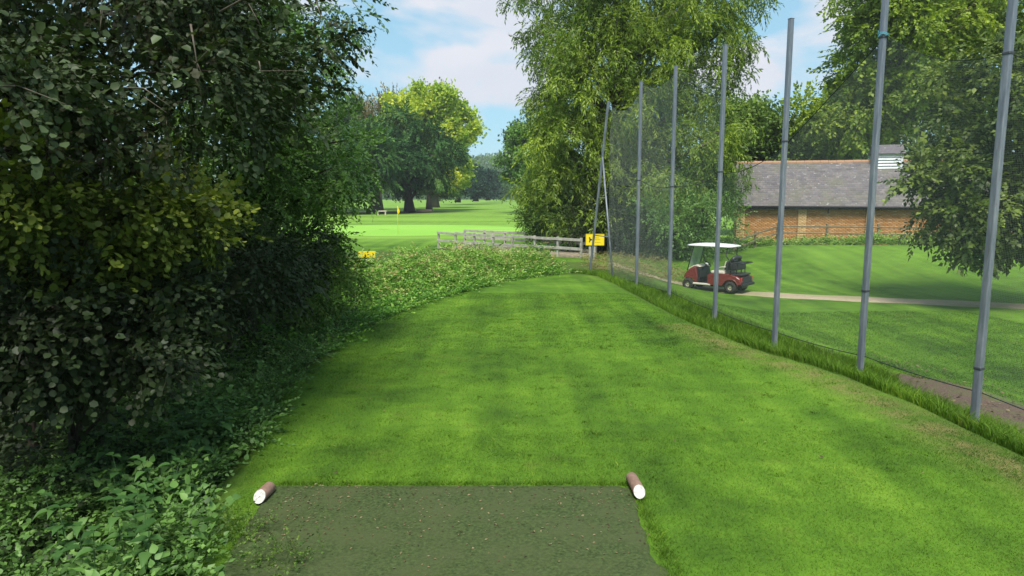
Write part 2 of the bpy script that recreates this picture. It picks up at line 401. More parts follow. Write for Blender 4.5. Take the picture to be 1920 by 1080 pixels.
def H(x, y):
    x, y = np.asarray(x, float), np.asarray(y, float)
    d = tee_dist(x, y)
    top = -0.42 * np.clip((y - 10) / 15, 0, 1.3)
    right = sstep(0.6, 3.0, x - pole_x(y)) * (1 - sstep(26, 36, y))
    base = -0.5 - 0.3 * right
    mound = 0.52 * sstep(9.0, 14, x - 0.0 * y) * sstep(24.5, 32.5, y) * (1 - sstep(33.5, 39, y))
    roll = 0.05 * np.sin(x * 0.31 + 1) * np.sin(y * 0.27) * sstep(2, 6, d)
    far = 0.5 * sstep(60, 160, y) * np.sin(x * 0.02 + y * 0.013)
    return top + (base - top) * sstep(0.0, 1.0, d) + mound + roll + far * 0.4

def h1(x, y): return float(H(np.array([x]), np.array([y]))[0])

def axis(segs):
    out = []
    for a, b, n in segs: out += list(np.linspace(a, b, n, endpoint=False))
    return np.array(out + [segs[-1][1]])

gx = axis([(-1500, -120, 14), (-120, -20, 26), (-20, -4, 26), (-4, 8, 60), (8, 24, 36), (24, 120, 30), (120, 1500, 14)])
gy = axis([(-120, -8, 14), (-8, 3, 20), (3, 28, 110), (28, 46, 50), (46, 120, 50), (120, 500, 30), (500, 1800, 14)])
GX, GY = np.meshgrid(gx, gy)
fx, fy = GX.ravel(), GY.ravel()
GZ = H(fx, fy)
nx_, ny_ = len(gx), len(gy)
ii = np.arange(nx_ * ny_).reshape(ny_, nx_)
quads = np.stack([ii[:-1, :-1].ravel(), ii[:-1, 1:].ravel(), ii[1:, 1:].ravel(), ii[1:, :-1].ravel()], 1)
dd = tee_dist(fx, fy)
px_ = pole_x(fy)
dry = np.exp(-((dd + 0.28) / 0.3) ** 2) * (fx > 2.5) * (fy < 13.5) * 0.9
dry = np.maximum(dry, 0.75 * np.exp(-((fx - 4.1) / 1.4) ** 2 - ((fy - 27) / 3.5) ** 2))
bare = sstep(0.15, 0.6, fx - px_) * (1 - sstep(1.5, 2.3, fx - px_)) * (fy < 11.3) * (fy > 3)
bare = np.maximum(bare, sstep(0.1, 0.4, fx - px_) * (1 - sstep(0.5, 0.9, fx - px_)) * (fy < 14) * (fy > 3) * 0.5)
rough = sstep(0.0, 0.3, dd) * (1 - sstep(0.3, 0.7, fx - px_)) * (fy < 30)
rough = np.maximum(rough, sstep(0.1, 0.6, dd) * (fx < 2) * (fy < 36))
bankd = sstep(34.5, 36, fy) * (1 - sstep(44, 47, fy)) * sstep(9, 11, fx)
rough = np.maximum(rough, bankd)
# bare shaded earth under the far cypresses
bare = np.maximum(bare, 0.75 * np.exp(-((fx + 19) / 8) ** 2 - ((fy - 112) / 7) ** 2))
fine = sstep(40, 48, fy) * 0.9 + sstep(12, 14, fx) * sstep(12, 16, fy) * 0.35
me = np_mesh('ground', np.stack([fx, fy, GZ], 1), quads, MAT['ground'], True,
             {'dry': dry, 'bare': bare, 'rough': rough, 'fine': np.clip(fine, 0, 1)})
tag(link('ground', me), kind='structure')

def sheet(name, outline_fn, nu, nv, lift, mat, skirt=True):
    """surface that lies a little above the ground; outline_fn(s, t) gives x, y for s, t in 0..1"""
    S, T = np.meshgrid(np.linspace(0, 1, nu), np.linspace(0, 1, nv))
    X, Y = outline_fn(S.ravel(), T.ravel())
    Z = H(X, Y) + lift
    edge = (S.ravel() == 0) | (S.ravel() == 1) | (T.ravel() == 0) | (T.ravel() == 1)
    Z = np.where(edge, Z - lift - 0.02, Z)
    k = np.arange(nu * nv).reshape(nv, nu)
    q = np.stack([k[:-1, :-1].ravel(), k[:-1, 1:].ravel(), k[1:, 1:].ravel(), k[1:, :-1].ravel()], 1)
    o = link(name, np_mesh(name, np.stack([X, Y, Z], 1), q, mat, True))
    return tag(o, kind='structure')

rg = np.random.default_rng(5)
# the tee mat, its far edge frayed
fr_ = rg.normal(0, 0.010, 200) + .014 * np.sin(np.arange(200) * .19) + .01 * np.sin(np.arange(200) * .53)
def mat_shape(s, t):
    x0 = -2.02 + 0.20 * (1 - t) - 0.02 * np.sin(t * 9) + .008 * np.sin(t * 61) + .006 * np.sin(t * 137)
    x1 = 1.02 + 0.03 * np.sin(t * 7) - 0.02 * t + .010 * np.sin(t * 43 + 1) + .006 * np.sin(t * 101) + .05 * (t < .62) * (t > .5)
    y = 2.2 + (5.62 - 2.2) * t + np.interp(s, np.linspace(0, 1, 200), fr_) * (t > 0.99) - 0.03 * (s > 0.97) * t
    return x0 + (x1 - x0) * s, y
sheet('tee_mat', mat_shape, 120, 60, 0.018, MAT['mat'])

def path_shape(s, t):
    cx = np.interp(s, [0, .12, .25, .4, .6, .8, 1], [4.2, 5.6, 7.6, 9.2, 12.0, 15.5, 30])
    cy = np.interp(s, [0, .12, .25, .4, .6, .8, 1], [30.5, 25.6, 22.9, 22.0, 20.9, 19.7, 15.5])
    w = np.interp(s, [0, .25, .6, 1], [1.1, 1.2, 1.35, 1.5]) + 0.12 * np.sin(s * 40)
    return cx + (t - 0.5) * w * 0.35, cy + (t - 0.5) * w
sheet('cart_path', path_shape, 90, 8, 0.02, MAT['path'])

def green_shape(s, t):
    a = s * 2 * math.pi; r = t
    return -11.0 + 13.5 * r * np.cos(a) * (1 + 0.08 * np.sin(3 * a)), 59.5 + 9.6 * r * np.sin(a) * (1 + 0.06 * np.cos(2 * a))
sheet('putting_green', green_shape, 64, 12, 0.03, MAT['green'])

# ------------------------------------------------------------------ foliage
def unit(a): return a / np.maximum(np.linalg.norm(a, axis=-1, keepdims=True), 1e-9)

def frames(d, up):
    y = unit(d); x = unit(np.cross(y, up)); z = np.cross(x, y)
    return np.stack([x, y, z], 2)          # columns

LEAF_BROAD = (np.array([(0, 0, 0), (0, .5, -.02), (0, 1, -.08), (-.40, .3, .07), (-.36, .72, .03), (.40, .3, .07), (.36, .72, .03)], float),
              np.array([(0, 1, 3), (1, 4, 3), (1, 2, 4), (0, 5, 1), (1, 5, 6), (1, 6, 2)]))
LEAF_OVAL = (np.array([(0, 0, 0), (0, .5, -.03), (0, 1, -.1), (-.26, .42, .05), (.26, .42, .05)], float),
             np.array([(0, 1, 3), (1, 2, 3), (0, 4, 1), (1, 4, 2)]))
LEAF_THIN = (np.array([(0, 0, 0), (-.10, .4, .02), (.10, .4, .02), (0, 1, -.12)], float), np.array([(0, 2, 1), (1, 2, 3)]))
LEAF_WIDE = (np.array([(0, 0, 0), (-.30, .45, .08), (.30, .45, .08), (0, 1, -.08)], float), np.array([(0, 2, 1), (1, 2, 3)]))
LEAF_FINE = (np.array([(0, 0, 0), (0, .33, -.03), (0, .66, -.05), (0, 1.05, -.16), (-.27, .16, .03), (-.36, .36, .04), (-.25, .62, .01), (-.10, .85, -.07),
                       (.27, .16, .03), (.36, .36, .04), (.25, .62, .01), (.10, .85, -.07)], float),
             np.array([(0, 1, 4), (1, 5, 4), (1, 2, 5), (2, 6, 5), (2, 3, 7), (2, 7, 6), (0, 8, 1), (1, 8, 9), (1, 9, 2), (2, 9, 10), (2, 11, 3), (2, 10, 11)]))
LEAF_STRAP = (np.array([(0, 0, 0), (-.15, .4, .02), (.15, .4, .02), (0, 1, -.12)], float), np.array([(0, 2, 1), (1, 2, 3)]))
LEAF_DIA = (np.array([(0, 0, 0), (-.34, .5, .06), (.34, .5, .06), (0, 1, -.06)], float), np.array([(0, 2, 1), (1, 2, 3)]))
LEAF_LOBED = (np.array([(0, 0, 0), (0, .5, -.02), (0, 1, -.1), (-.5, .22, .06), (-.30, .48, .03), (-.46, .78, 0), (.5, .22, .06), (.30, .48, .03), (.46, .78, 0)], float),
              np.array([(0, 1, 3), (1, 4, 3), (1, 5, 4), (1, 2, 5), (0, 6, 1), (1, 6, 7), (1, 7, 8), (1, 8, 2)]))

def place(tmpl, pos, Rm, sc):
    """copies of a template (V, F) -> arrays"""
    V, Fc = tmpl; n = len(pos)
    W = np.einsum('nij,vj->nvi', Rm, V) * np.reshape(sc, (n, 1, 1)) + pos[:, None, :]
    return W.reshape(-1, 3), (Fc[None] + (np.arange(n) * len(V))[:, None, None]).reshape(-1, 3)

def sprig(rng, leaf, n, length, size, spread=0.9, droop=0.0, flat=0.6, twig=0.006):
    """one twig along +Y with its leaves; also returns a tint offset per vertex"""
    t = (np.arange(n) + 0.6) / n
    side = np.where(np.arange(n) % 2 == 0, 1.0, -1.0)
    stem = np.stack([rng.normal(0, .03, n) * length, t * length, -droop * length * t * t], 1)
    ang = side * spread * (1 - 0.6 * t) + rng.normal(0, .25, n)
    d = np.stack([np.sin(ang), np.cos(ang), rng.normal(0, .3, n) - droop * t * 1.3], 1)
    up = np.stack([rng.normal(0, 1 - flat, n), rng.normal(0, 1 - flat, n), np.ones(n)], 1)
    V, Fc = place(leaf, stem, frames(d, up), size * rng.uniform(.65, 1.15, n))
    tn = np.repeat(rng.normal(0, .13, n), len(leaf[0]))
    if twig:
        L = length
        tw = np.array([(-twig, 0, 0), (twig, 0, 0), (0, L * .5, -droop * L * .25), (0, L * .5 + .01, -droop * L * .25 + twig), (0, L, -droop * L)])
        tf = np.array([(0, 1, 2), (0, 2, 3), (2, 4, 3)])
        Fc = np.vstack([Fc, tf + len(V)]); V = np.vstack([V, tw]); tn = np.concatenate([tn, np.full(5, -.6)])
    return V, Fc, tn

def puff(rng, leaf, n, rad, size):
    """a loose tuft of leaves for trees seen from far away"""
    p = rng.normal(0, .5, (n, 3)) * rad
    d = unit(rng.normal(0, 1, (n, 3))); up = unit(rng.normal(0, .7, (n, 3)) + (0, 0, .8))
    V, Fc = place(leaf, p, frames(d, up), size * rng.uniform(.6, 1.3, n))
    return V, Fc, np.repeat(rng.normal(0, .12, n), len(leaf[0]))

def spray(rng, n, length, size):
    """a flat, slightly hanging conifer spray"""
    return sprig(rng, LEAF_WIDE, n, length, size, 1.1, 0.25, 0.8, 0)

_r = np.random.default_rng(11)
SPR = {
    'alder': [sprig(_r, LEAF_BROAD, 11, .34, .056, 1.0, .2, .55) for _ in range(6)],
    'hazel': [sprig(_r, LEAF_BROAD, 9, .32, .058, 1.0, .15, .5) for _ in range(6)],
    'elm': [sprig(_r, LEAF_WIDE, 11, .38, .075, .9, .25, .5) for _ in range(6)],
    'small': [sprig(_r, LEAF_WIDE, 11, .34, .055, .9, .1, .4, .003) for _ in range(6)],
    'tinyleaf': [sprig(_r, LEAF_WIDE, 12, .26, .036, .9, .1, .3, .002) for _ in range(6)],
    'willow': [sprig(_r, LEAF_STRAP, 11, .62, .235, .9, .45, .3, .004) for _ in range(6)],
    'lime': [sprig(_r, LEAF_WIDE, 12, .6, .15, .9, .3, .45) for _ in range(6)],
    'sycamore': [sprig(_r, LEAF_WIDE, 10, .55, .16, .9, .3, .6) for _ in range(6)],
    'puff': [puff(_r, LEAF_DIA, 16, .55, .32) for _ in range(6)],
    'fine': [puff(_r, LEAF_DIA, 18, .45, .17) for _ in range(6)],
    'ivy': [sprig(_r, LEAF_FINE, 9, .30, .055, 1.0, .1, .35, .003) for _ in range(8)],
    'cedar': [spray(_r, 14, 1.5, .36) for _ in range(6)],
    'twiggy': [sprig(_r, LEAF_DIA, 12, 1.3, .17, .8, .0, .3, .03) for _ in range(6)],
}

def scatter(name, tset, pos, d, up, sc, tint, mat, rng, parent=None):
    """merge many sprigs into one mesh"""
    which = rng.integers(0, len(tset), len(pos)); Vs, Fs, Ts, off = [], [], [], 0
    Rm = frames(d, up)
    for k, (V, Fc, tn) in enumerate(tset):
        m = which == k
        if not m.any(): continue
        W, G = place((V, Fc), pos[m], Rm[m], sc[m])
        Vs.append(W); Fs.append(G + off); off += len(W)
        Ts.append((tint[m][:, None] + tn[None]).ravel())
    me = np_mesh(name, np.vstack(Vs), np.vstack(Fs), mat, True, {'tint': np.clip(np.concatenate(Ts), 0, 1)})
    return link(name, me, parent)

def blob_points(rng, ells, nsub, sub_r, n, shell=(0.45, 1.0)):
    """points on many small clumps that sit in and on the given ellipsoids; returns points, outward directions, clump tint, clump centres"""
    w = np.array([e[1][0] * e[1][2] + e[1][0] * e[1][1] for e in ells]); w = w / w.sum()
    k = rng.choice(len(ells), nsub, p=w)
    c = np.array([e[0] for e in ells])[k]; r = np.array([e[1] for e in ells])[k]
    dirs = unit(rng.normal(0, 1, (nsub, 3)))
    cc_ = c + dirs * r * (rng.uniform(shell[0] ** 2, shell[1] ** 2, nsub) ** .5)[:, None]
    cr_ = sub_r * rng.uniform(.55, 1.35, nsub)
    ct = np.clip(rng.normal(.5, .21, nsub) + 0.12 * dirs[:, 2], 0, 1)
    q = rng.choice(nsub, n, p=cr_ ** 2 / (cr_ ** 2).sum())
    dd_ = unit(rng.normal(0, 1, (n, 3)) + dirs[q] * .5 + (0, 0, .15))
    p = cc_[q] + dd_ * (cr_[q] * rng.uniform(.35, 1.1, n))[:, None] * (1, 1, .8)
    return p, unit(dd_ + dirs[q] * .8), ct[q] + rng.normal(0, .1, n), cc_

def pxell(u, v, y, ru, rv, ry):
    """ellipsoid seen at pixel (u, v) and distance y, radii in pixels across and up, metres in depth"""
    k = y / FPX
    return (at(u, v, y), (ru * k, ry, rv * k))

def branches(rng, base, centres, r0, nl, lean=(0, 0), split=0.35, top=None):
    """trunk and limbs as tapered tubes"""
    mb = MB(); base = Vector(base)
    cz = np.array(centres); topz = cz[:, 2].max() if top is None else top
    tipp = Vector((base.x + lean[0], base.y + lean[1], base.z + (topz - base.z) * .8))
    N = 7
    trunk = []
    for i in range(N):
        t = i / (N - 1)
        p = base.lerp(tipp, t) + Vector((rng.normal(0, .06), rng.normal(0, .06), 0)) * (tipp.z - base.z) * .15 * (t > 0)
        trunk.append(p)
    trunk[0].z -= .15
    mb.tube(trunk, [r0 * 1.35] + [r0 * (1 - .85 * (i / (N - 1))) for i in range(1, N)], 8)
    idx = rng.choice(len(centres), min(nl, len(centres)), replace=False)
    for j in idx:
        e = Vector(centres[j])
        t = float(np.clip((e.z - base.z) / (tipp.z - base.z) - split * rng.uniform(.4, 1), .12, .95))
        k = t * (N - 1); a = trunk[int(k)].lerp(trunk[min(int(k) + 1, N - 1)], k - int(k))
        m1 = a.lerp(e, .4) + Vector((rng.normal(0, .1), rng.normal(0, .1), .10)) * (e - a).length
        m2 = a.lerp(e, .75) + Vector((rng.normal(0, .06), rng.normal(0, .06), .07)) * (e - a).length
        rr = r0 * (1 - .8 * t) * .5
        mb.tube([a, m1, m2, e], [rr, rr * .7, rr * .4, rr * .15], 5)
    return mb

def tree(name, label, cat, base, ells, nsub, sub_r, n, kind, scale, lmat, bark='bark', r0=.2, nl=20, seed=1, droop=.2, upw=.8, group=None,
         tint=0.0, shell=(.45, 1.0), hide_trunk=False, lean=(0, 0), split=.35, dirw=.7, keep=None):
    rng = np.random.default_rng(seed)
    root = empty(name, base, label=label, cat=cat, group=group)
    p, d, tn, cen = blob_points(rng, ells, nsub, sub_r, n, shell)
    ok = p[:, 2] > base[2] + .1
    if keep is not None: ok &= keep(p)
    p, d, tn = p[ok], d[ok], tn[ok]
    m = len(p)
    gd = unit(d * dirw + rng.normal(0, .45, (m, 3)) + (0, 0, -droop))
    up = unit(d * .5 + rng.normal(0, .35, (m, 3)) + (0, 0, upw))
    b = np.array(base)
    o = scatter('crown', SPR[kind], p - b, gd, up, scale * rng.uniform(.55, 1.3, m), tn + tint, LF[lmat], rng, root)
    branches(rng, (0, 0, 0), cen - b, r0, nl, lean, split).build('trunk', MAT[bark], root)
    return root

def leaf_pieces(root, leaf, mats_name, sites, size, rng, droop=.3):
    """the largest leaves, each an object of its own (four shared meshes)"""
    mes = []
    for k in range(4):
        V, Fc = leaf
        mes.append(np_mesh('leaf', V * np.array([1, 1, 1 + .5 * k]), Fc, LF[mats_name], True, {'tint': np.full(len(V), .35 + .2 * k)}))
    b = np.array(root.location)
    n = len(sites)
    az = rng.uniform(0, 2 * math.pi, n)
    d = unit(np.stack([np.cos(az), np.sin(az), rng.normal(-droop, .35, n)], 1))
    up = unit(np.stack([rng.normal(.15, .35, n), rng.normal(-.35, .35, n), np.ones(n)], 1))
    Rm = frames(d, up)
    for i in range(n):
        o = link('leaf', mes[int(rng.integers(0, 4))], root)
        M4 = Matrix([list(Rm[i][r]) + [0] for r in range(3)] + [[0, 0, 0, 1]])
        o.matrix_local = Matrix.Translation(sites[i] - b) @ M4 @ Matrix.Scale(size * float(rng.uniform(.75, 1.2)), 4)

# ---- the dark thicket on the left
alder_ells = [pxell(150, 60, 5.6, 230, 130, 1.0), pxell(330, 180, 6.4, 200, 110, 1.0), pxell(60, 190, 5.2, 140, 90, .8), pxell(460, 60, 7.4, 150, 110, 1.0),
              pxell(250, -40, 6.6, 300, 90, 1.2), pxell(-120, 80, 4.8, 150, 200, 1.0)]
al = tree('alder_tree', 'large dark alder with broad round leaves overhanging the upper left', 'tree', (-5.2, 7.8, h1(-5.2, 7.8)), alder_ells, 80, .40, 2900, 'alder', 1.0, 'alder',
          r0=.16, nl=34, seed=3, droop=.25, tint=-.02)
rgl = np.random.default_rng(77)
def face_sites(ells, n, rng, near=.85):
    """points on the camera's side of the ellipsoids"""
    out = []
    while len(out) < n:
        c, r = ells[int(rng.integers(0, len(ells)))]
        d = unit(rng.normal(0, 1, 3) + np.array((.35, -.7, .25)))
        p = np.array(c) + d * np.array(r) * rng.uniform(near, 1.12)
        out.append(p)
    return np.array(out)
leaf_pieces(al, LEAF_BROAD, 'alder', face_sites(alder_ells[:4], 260, rgl), .082, rgl)

for k in range(16):
    c, rad = alder_ells[int(rgl.integers(0, 4))]
    p = Vector(c) + Vector((float(rgl.normal(.1, .4)), -rad[1] * float(rgl.uniform(.5, 1.0)), float(rgl.normal(0, .35)))) - al.location
    q = p + Vector((float(rgl.normal(.25, .3)), float(rgl.normal(-.1, .15)), float(rgl.normal(-.25, .2))))
    mb = MB().tube([p, p.lerp(q, .5) + Vector((0, 0, .06)), q], [.008, .005, .002], 5)
    mb.tube([p.lerp(q, .5), p.lerp(q, .5) + Vector((float(rgl.normal(.1, .1)), -.05, float(rgl.normal(-.05, .12))))], [.004, .0015], 4)
    mb.build('bare_twig', MAT['barkgrey'], al)
elm_ells = [pxell(535, 120, 10.0, 100, 120, 1.4), pxell(470, 280, 10.5, 150, 130, 1.5), pxell(585, 290, 11.0, 75, 85, 1.3), pxell(420, 330, 10, 140, 110, 1.3),
            pxell(545, 20, 10.5, 80, 90, 1.0), pxell(530, 400, 10.8, 80, 50, 1.2), pxell(400, 60, 10.5, 160, 140, 1.5), pxell(650, 330, 11, 32, 36, .6), pxell(622, 12, 9.5, 42, 34, .5)]
tree('elm_tree', 'tall small leaved tree at the right end of the dark thicket, reaching towards the sky', 'tree', (-4.6, 11.6, h1(-4.6, 11.6)), elm_ells, 150, .42, 5200, 'elm', .92, 'elm',
     r0=.17, nl=60, seed=4, droop=.25, tint=-.05)
sprayr = np.random.default_rng(41)
hazel_ells = [pxell(120, 390, 5.6, 180, 80, .7), pxell(290, 420, 6.0, 90, 80, .6), pxell(30, 350, 5.2, 110, 60, .6), pxell(200, 480, 6.0, 170, 60, .6)]
hz = tree('hazel_bush', 'yellowish green hazel bush catching light halfway up the thicket', 'bush', (-4.6, 6.4, h1(-4.6, 6.4)), hazel_ells, 46, .26, 1700, 'hazel', .95, 'hazel',
          r0=.06, nl=26, seed=6, droop=.2, split=.6)
shrub_ells = [pxell(180, 640, 5.4, 150, 70, .5), pxell(60, 600, 5.2, 120, 80, .5), pxell(250, 620, 5.8, 95, 62, .5), pxell(270, 540, 6.2, 120, 60, .6)]
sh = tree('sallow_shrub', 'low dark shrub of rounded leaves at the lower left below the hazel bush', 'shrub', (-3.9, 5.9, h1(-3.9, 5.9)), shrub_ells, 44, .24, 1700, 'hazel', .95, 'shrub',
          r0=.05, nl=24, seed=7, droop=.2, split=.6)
leaf_pieces(sh, LEAF_BROAD, 'shrub', face_sites(shrub_ells, 150, rgl), .075, rgl)
elder_ells = [pxell(400, 490, 8.5, 130, 70, .8), pxell(480, 490, 10.5, 90, 65, .8), pxell(360, 535, 8.6, 80, 40, .6), pxell(560, 470, 12, 50, 50, .7), pxell(450, 515, 10, 70, 36, .7)]
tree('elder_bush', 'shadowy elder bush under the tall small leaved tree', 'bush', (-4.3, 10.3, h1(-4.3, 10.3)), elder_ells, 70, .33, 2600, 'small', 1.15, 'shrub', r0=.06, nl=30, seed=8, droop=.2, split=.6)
bright_ells = [pxell(620, 420, 13.0, 45, 45, .6), pxell(575, 440, 13.0, 50, 40, .6), pxell(640, 510, 14, 45, 36, .6), pxell(585, 540, 12.5, 50, 50, .6)]
tree('hawthorn_bush', 'sunlit bright green bush at the thicket edge beside the distant putting green', 'bush', (-4.4, 13.6, h1(-4.4, 13.6)), bright_ells, 34, .25, 1100, 'small', 1.2, 'mid', r0=.04, nl=14, seed=9, split=.6)
# trees deeper in the wood, they close the thicket
for i, (x, y, r, hh) in enumerate([(-8.5, 8.0, 2.2, 3.2), (-7.8, 12.5, 2.4, 3.4), (-9.5, 17.5, 2.6, 3.2), (-12, 12, 3.2, 4.4)]):
    z = h1(x, y)
    tree('wood_tree', ['dark tree deep inside the thicket behind the alder', 'dark tree deep inside the thicket behind the tall small leaved tree',
                       'dark tree at the far back of the thicket', 'tall dark tree furthest left inside the thicket'][i], 'tree', (x, y, z),
         [((x, y, z + hh), (r, r, hh * .62)), ((x, y, z + hh * .45), (r * .9, r, hh * .45))], 70, .6, 1100, 'elm', 2.3, 'shrub', r0=.16, nl=20, seed=20 + i)

for i, (x, y, r, hh) in enumerate([(-7.0, -2.6, 2.8, 5.2), (-9.6, 2.2, 2.8, 5.6)]):
    z = h1(x, y)
    tree('wood_tree', ['leafy tree of the thicket close behind the tee, on its left', 'leafy tree of the thicket left of the tee mat', 'leafy tree standing behind the tee mat', 'leafy tree standing behind the right side of the tee'][i], 'tree', (x, y, z),
         [((x, y, z + hh), (r, r, hh * .5))], 60, .7, 900, 'elm', 2.4, 'elm', r0=.18, nl=18, seed=120 + i)

# ---- undergrowth along the left edge of the tee
def band_points(rng, n, cond, box):
    out = np.zeros((0, 2))
    while len(out) < n:
        q = np.stack([rng.uniform(box[0], box[1], n * 2), rng.uniform(box[2], box[3], n * 2)], 1)
        out = np.vstack([out, q[cond(q[:, 0], q[:, 1], tee_dist(q[:, 0], q[:, 1]))]])
    return out[:n]

def undergrowth(name, label, cat, n, cond, box, hfun, tset, scale, mat, seed, tfun=None, droop=.1):
    rng = np.random.default_rng(seed)
    q = band_points(rng, n, cond, box); d = tee_dist(q[:, 0], q[:, 1])
    hh = hfun(q[:, 0], q[:, 1], d)
    lump = 0.75 + .35 * np.sin(q[:, 0] * 3.1 + 2 * np.sin(q[:, 1] * 1.7)) * np.sin(q[:, 1] * 2.3 + q[:, 0])
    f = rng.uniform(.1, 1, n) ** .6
    z = H(q[:, 0], q[:, 1]) + hh * lump * f
    p = np.stack([q[:, 0], q[:, 1], z], 1)
    az = rng.uniform(0, 2 * math.pi, n)
    gd = unit(np.stack([np.cos(az), np.sin(az), rng.uniform(-.2, .9, n) - droop], 1))
    up = unit(rng.normal(0, .4, (n, 3)) + (0, 0, 1))
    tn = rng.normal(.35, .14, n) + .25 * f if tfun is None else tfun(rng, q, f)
    o = scatter(name, SPR[tset], p, gd, up, scale * rng.uniform(.6, 1.25, n), tn, LF[mat], rng)
    return tag(o, label, cat, kind='stuff')

left = lambda x, y, d: (x < 1.0) & (d > np.where((y > 4.6) & (y < 6.4), .34, .10))
undergrowth('bramble_undergrowth', 'dark ivy and bramble undergrowth spilling onto the left edge of the tee', 'undergrowth', 6500,
            lambda x, y, d: left(x, y, d) & (d < 2.2) & (y < 14), (-6, 1, 2.2, 14), lambda x, y, d: .08 + .66 * sstep(0, 1.0, d), 'tinyleaf', 1.35, 'bramble', 31)
undergrowth('ivy_cover', 'low ivy cover along the shaded far side of the thicket edge', 'ground cover', 6000,
            lambda x, y, d: left(x, y, d) & (d < 4.5) & (d > 1.2) & (y < 16), (-8, 1, 3, 16), lambda x, y, d: .6 + .8 * sstep(1, 2.6, d), 'small', 1.2, 'shrub', 32)
undergrowth('seeding_grass', 'pale seeding grass standing over the weeds before the footbridge', 'grass', 800,
            lambda x, y, d: (x < 2.2) & (d > .7) & (d < 4.4) & (y > 16) & (y < 31) & (x + (y - 24) * .35 < 2.3), (-8, 2.4, 16, 31),
            lambda x, y, d: (.2 + 1.0 * sstep(0.1, 1.6, d)) * (1 - .35 * sstep(25, 30, y)), 'willow', .42, 'straw', 36, lambda rng, q, f: rng.uniform(.1, .9, len(q)), -.9)
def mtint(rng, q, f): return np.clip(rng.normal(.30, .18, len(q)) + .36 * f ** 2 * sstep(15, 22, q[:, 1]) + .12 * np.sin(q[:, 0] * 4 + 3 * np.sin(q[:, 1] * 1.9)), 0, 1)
undergrowth('meadow_growth', 'sunlit tangled hedge of weeds and seeding grasses between tee and footbridge', 'weeds', 9500,
            lambda x, y, d: (x < 2.4) & (d > .05) & (d < 4.2) & (y > 10.5) & (y < 30.5) & (x + (y - 24) * .35 < 2.3), (-8, 2.4, 10.5, 30.5),
            lambda x, y, d: (.12 + .95 * sstep(0.1, 1.5, d)) * (1 - .35 * sstep(25, 30, y)), 'small', 1.4, 'meadow', 33, mtint)

undergrowth('ground_ivy', 'broader leaved dark green ivy and weeds in front of the sallow shrub', 'undergrowth', 2400,
            lambda x, y, d: left(x, y, d) & (d > .1) & (d < 1.8) & (y < 8.5), (-6, 1, 2.4, 8.5), lambda x, y, d: .12 + .66 * sstep(0, .9, d), 'ivy', 1.08, 'bramble', 34)
# a weed that has spread onto the corner of the mat
for i, (x, y, n) in enumerate([(-1.56, 4.32, 70), (-1.95, 4.75, 90)]):
    rw_ = np.random.default_rng(400 + i)
    root = empty('weed_plant', (x, y, h1(x, y) + .02), label=['small bright weed spreading over the lower left of the tee mat', 'leafy weed at the left edge of the tee mat below the marker'][i], cat='plant')
    p = rw_.normal(0, 1, (n, 3)) * (.13, .09, .03) + (0, 0, .05)
    scatter('foliage', SPR['tinyleaf'], p, unit(rw_.normal(0, 1, (n, 3)) + (0, 0, .5)), unit(rw_.normal(0, .4, (n, 3)) + (0, 0, 1)), rw_.uniform(.4, .8, n), rw_.normal(.45, .2, n), LF['mid'], rw_, root)
# nettles: single plants, each leaf its own piece
nv_ = [np_mesh('leaf', LEAF_FINE[0] * np.array([.95, 1, 1 + k]), LEAF_FINE[1], LF['nettle'], True, {'tint': np.full(12, .2 + .3 * k)}) for k in range(3)]
rn = np.random.default_rng(51)
spots = []
while len(spots) < 44:
    y = rn.uniform(3.3, 7.0); x = np.interp(y, TEE[1:7, 1], TEE[1:7, 0]) - rn.uniform(.36, 1.2)
    u = 960 + 1300 * x / y
    if u > -40: spots.append((x, y))
for k, (x, y) in enumerate(spots):
    hgt = float(rn.uniform(.36, .58) + .38 * min(1, (np.interp(y, TEE[1:7, 1], TEE[1:7, 0]) - x))) * (1 if y > 4 else .7)
    root = empty('nettle_plant', (x, y, h1(x, y)), float(rn.uniform(0, 6.28)), label='bright green nettle plant with pointed leaves in the bottom left undergrowth', cat='plant', group='nettles beside the tee mat')
    lean = Vector((float(rn.normal(0, .12)), float(rn.normal(0, .12)), 1)) * hgt
    MB().tube([(0, 0, -.05), lean * .5, lean], [.005, .004, .002], 4).build('stem', LF['nettle'], root)
    nl = 5
    for j in range(nl):
        t = .35 + .65 * j / (nl - 1)
        for s in (0, 1):
            az = j * 1.57 + s * math.pi + float(rn.normal(0, .25))
            L = .135 * (1.15 - .55 * t) * float(rn.uniform(.85, 1.2)) * (1.15 if y > 4 else .9)
            d = np.array([[math.cos(az), math.sin(az), -.15 + .5 * (t - .5)]]); up = np.array([[0, 0, 1.0]])
            Rm = frames(d, up)[0]
            o = link('leaf', nv_[int(rn.integers(0, 3))], root)
            o.matrix_local = Matrix.Translation(lean * t) @ Matrix([list(Rm[r]) + [0] for r in range(3)] + [[0, 0, 0, 1]]) @ Matrix.Scale(L, 4)

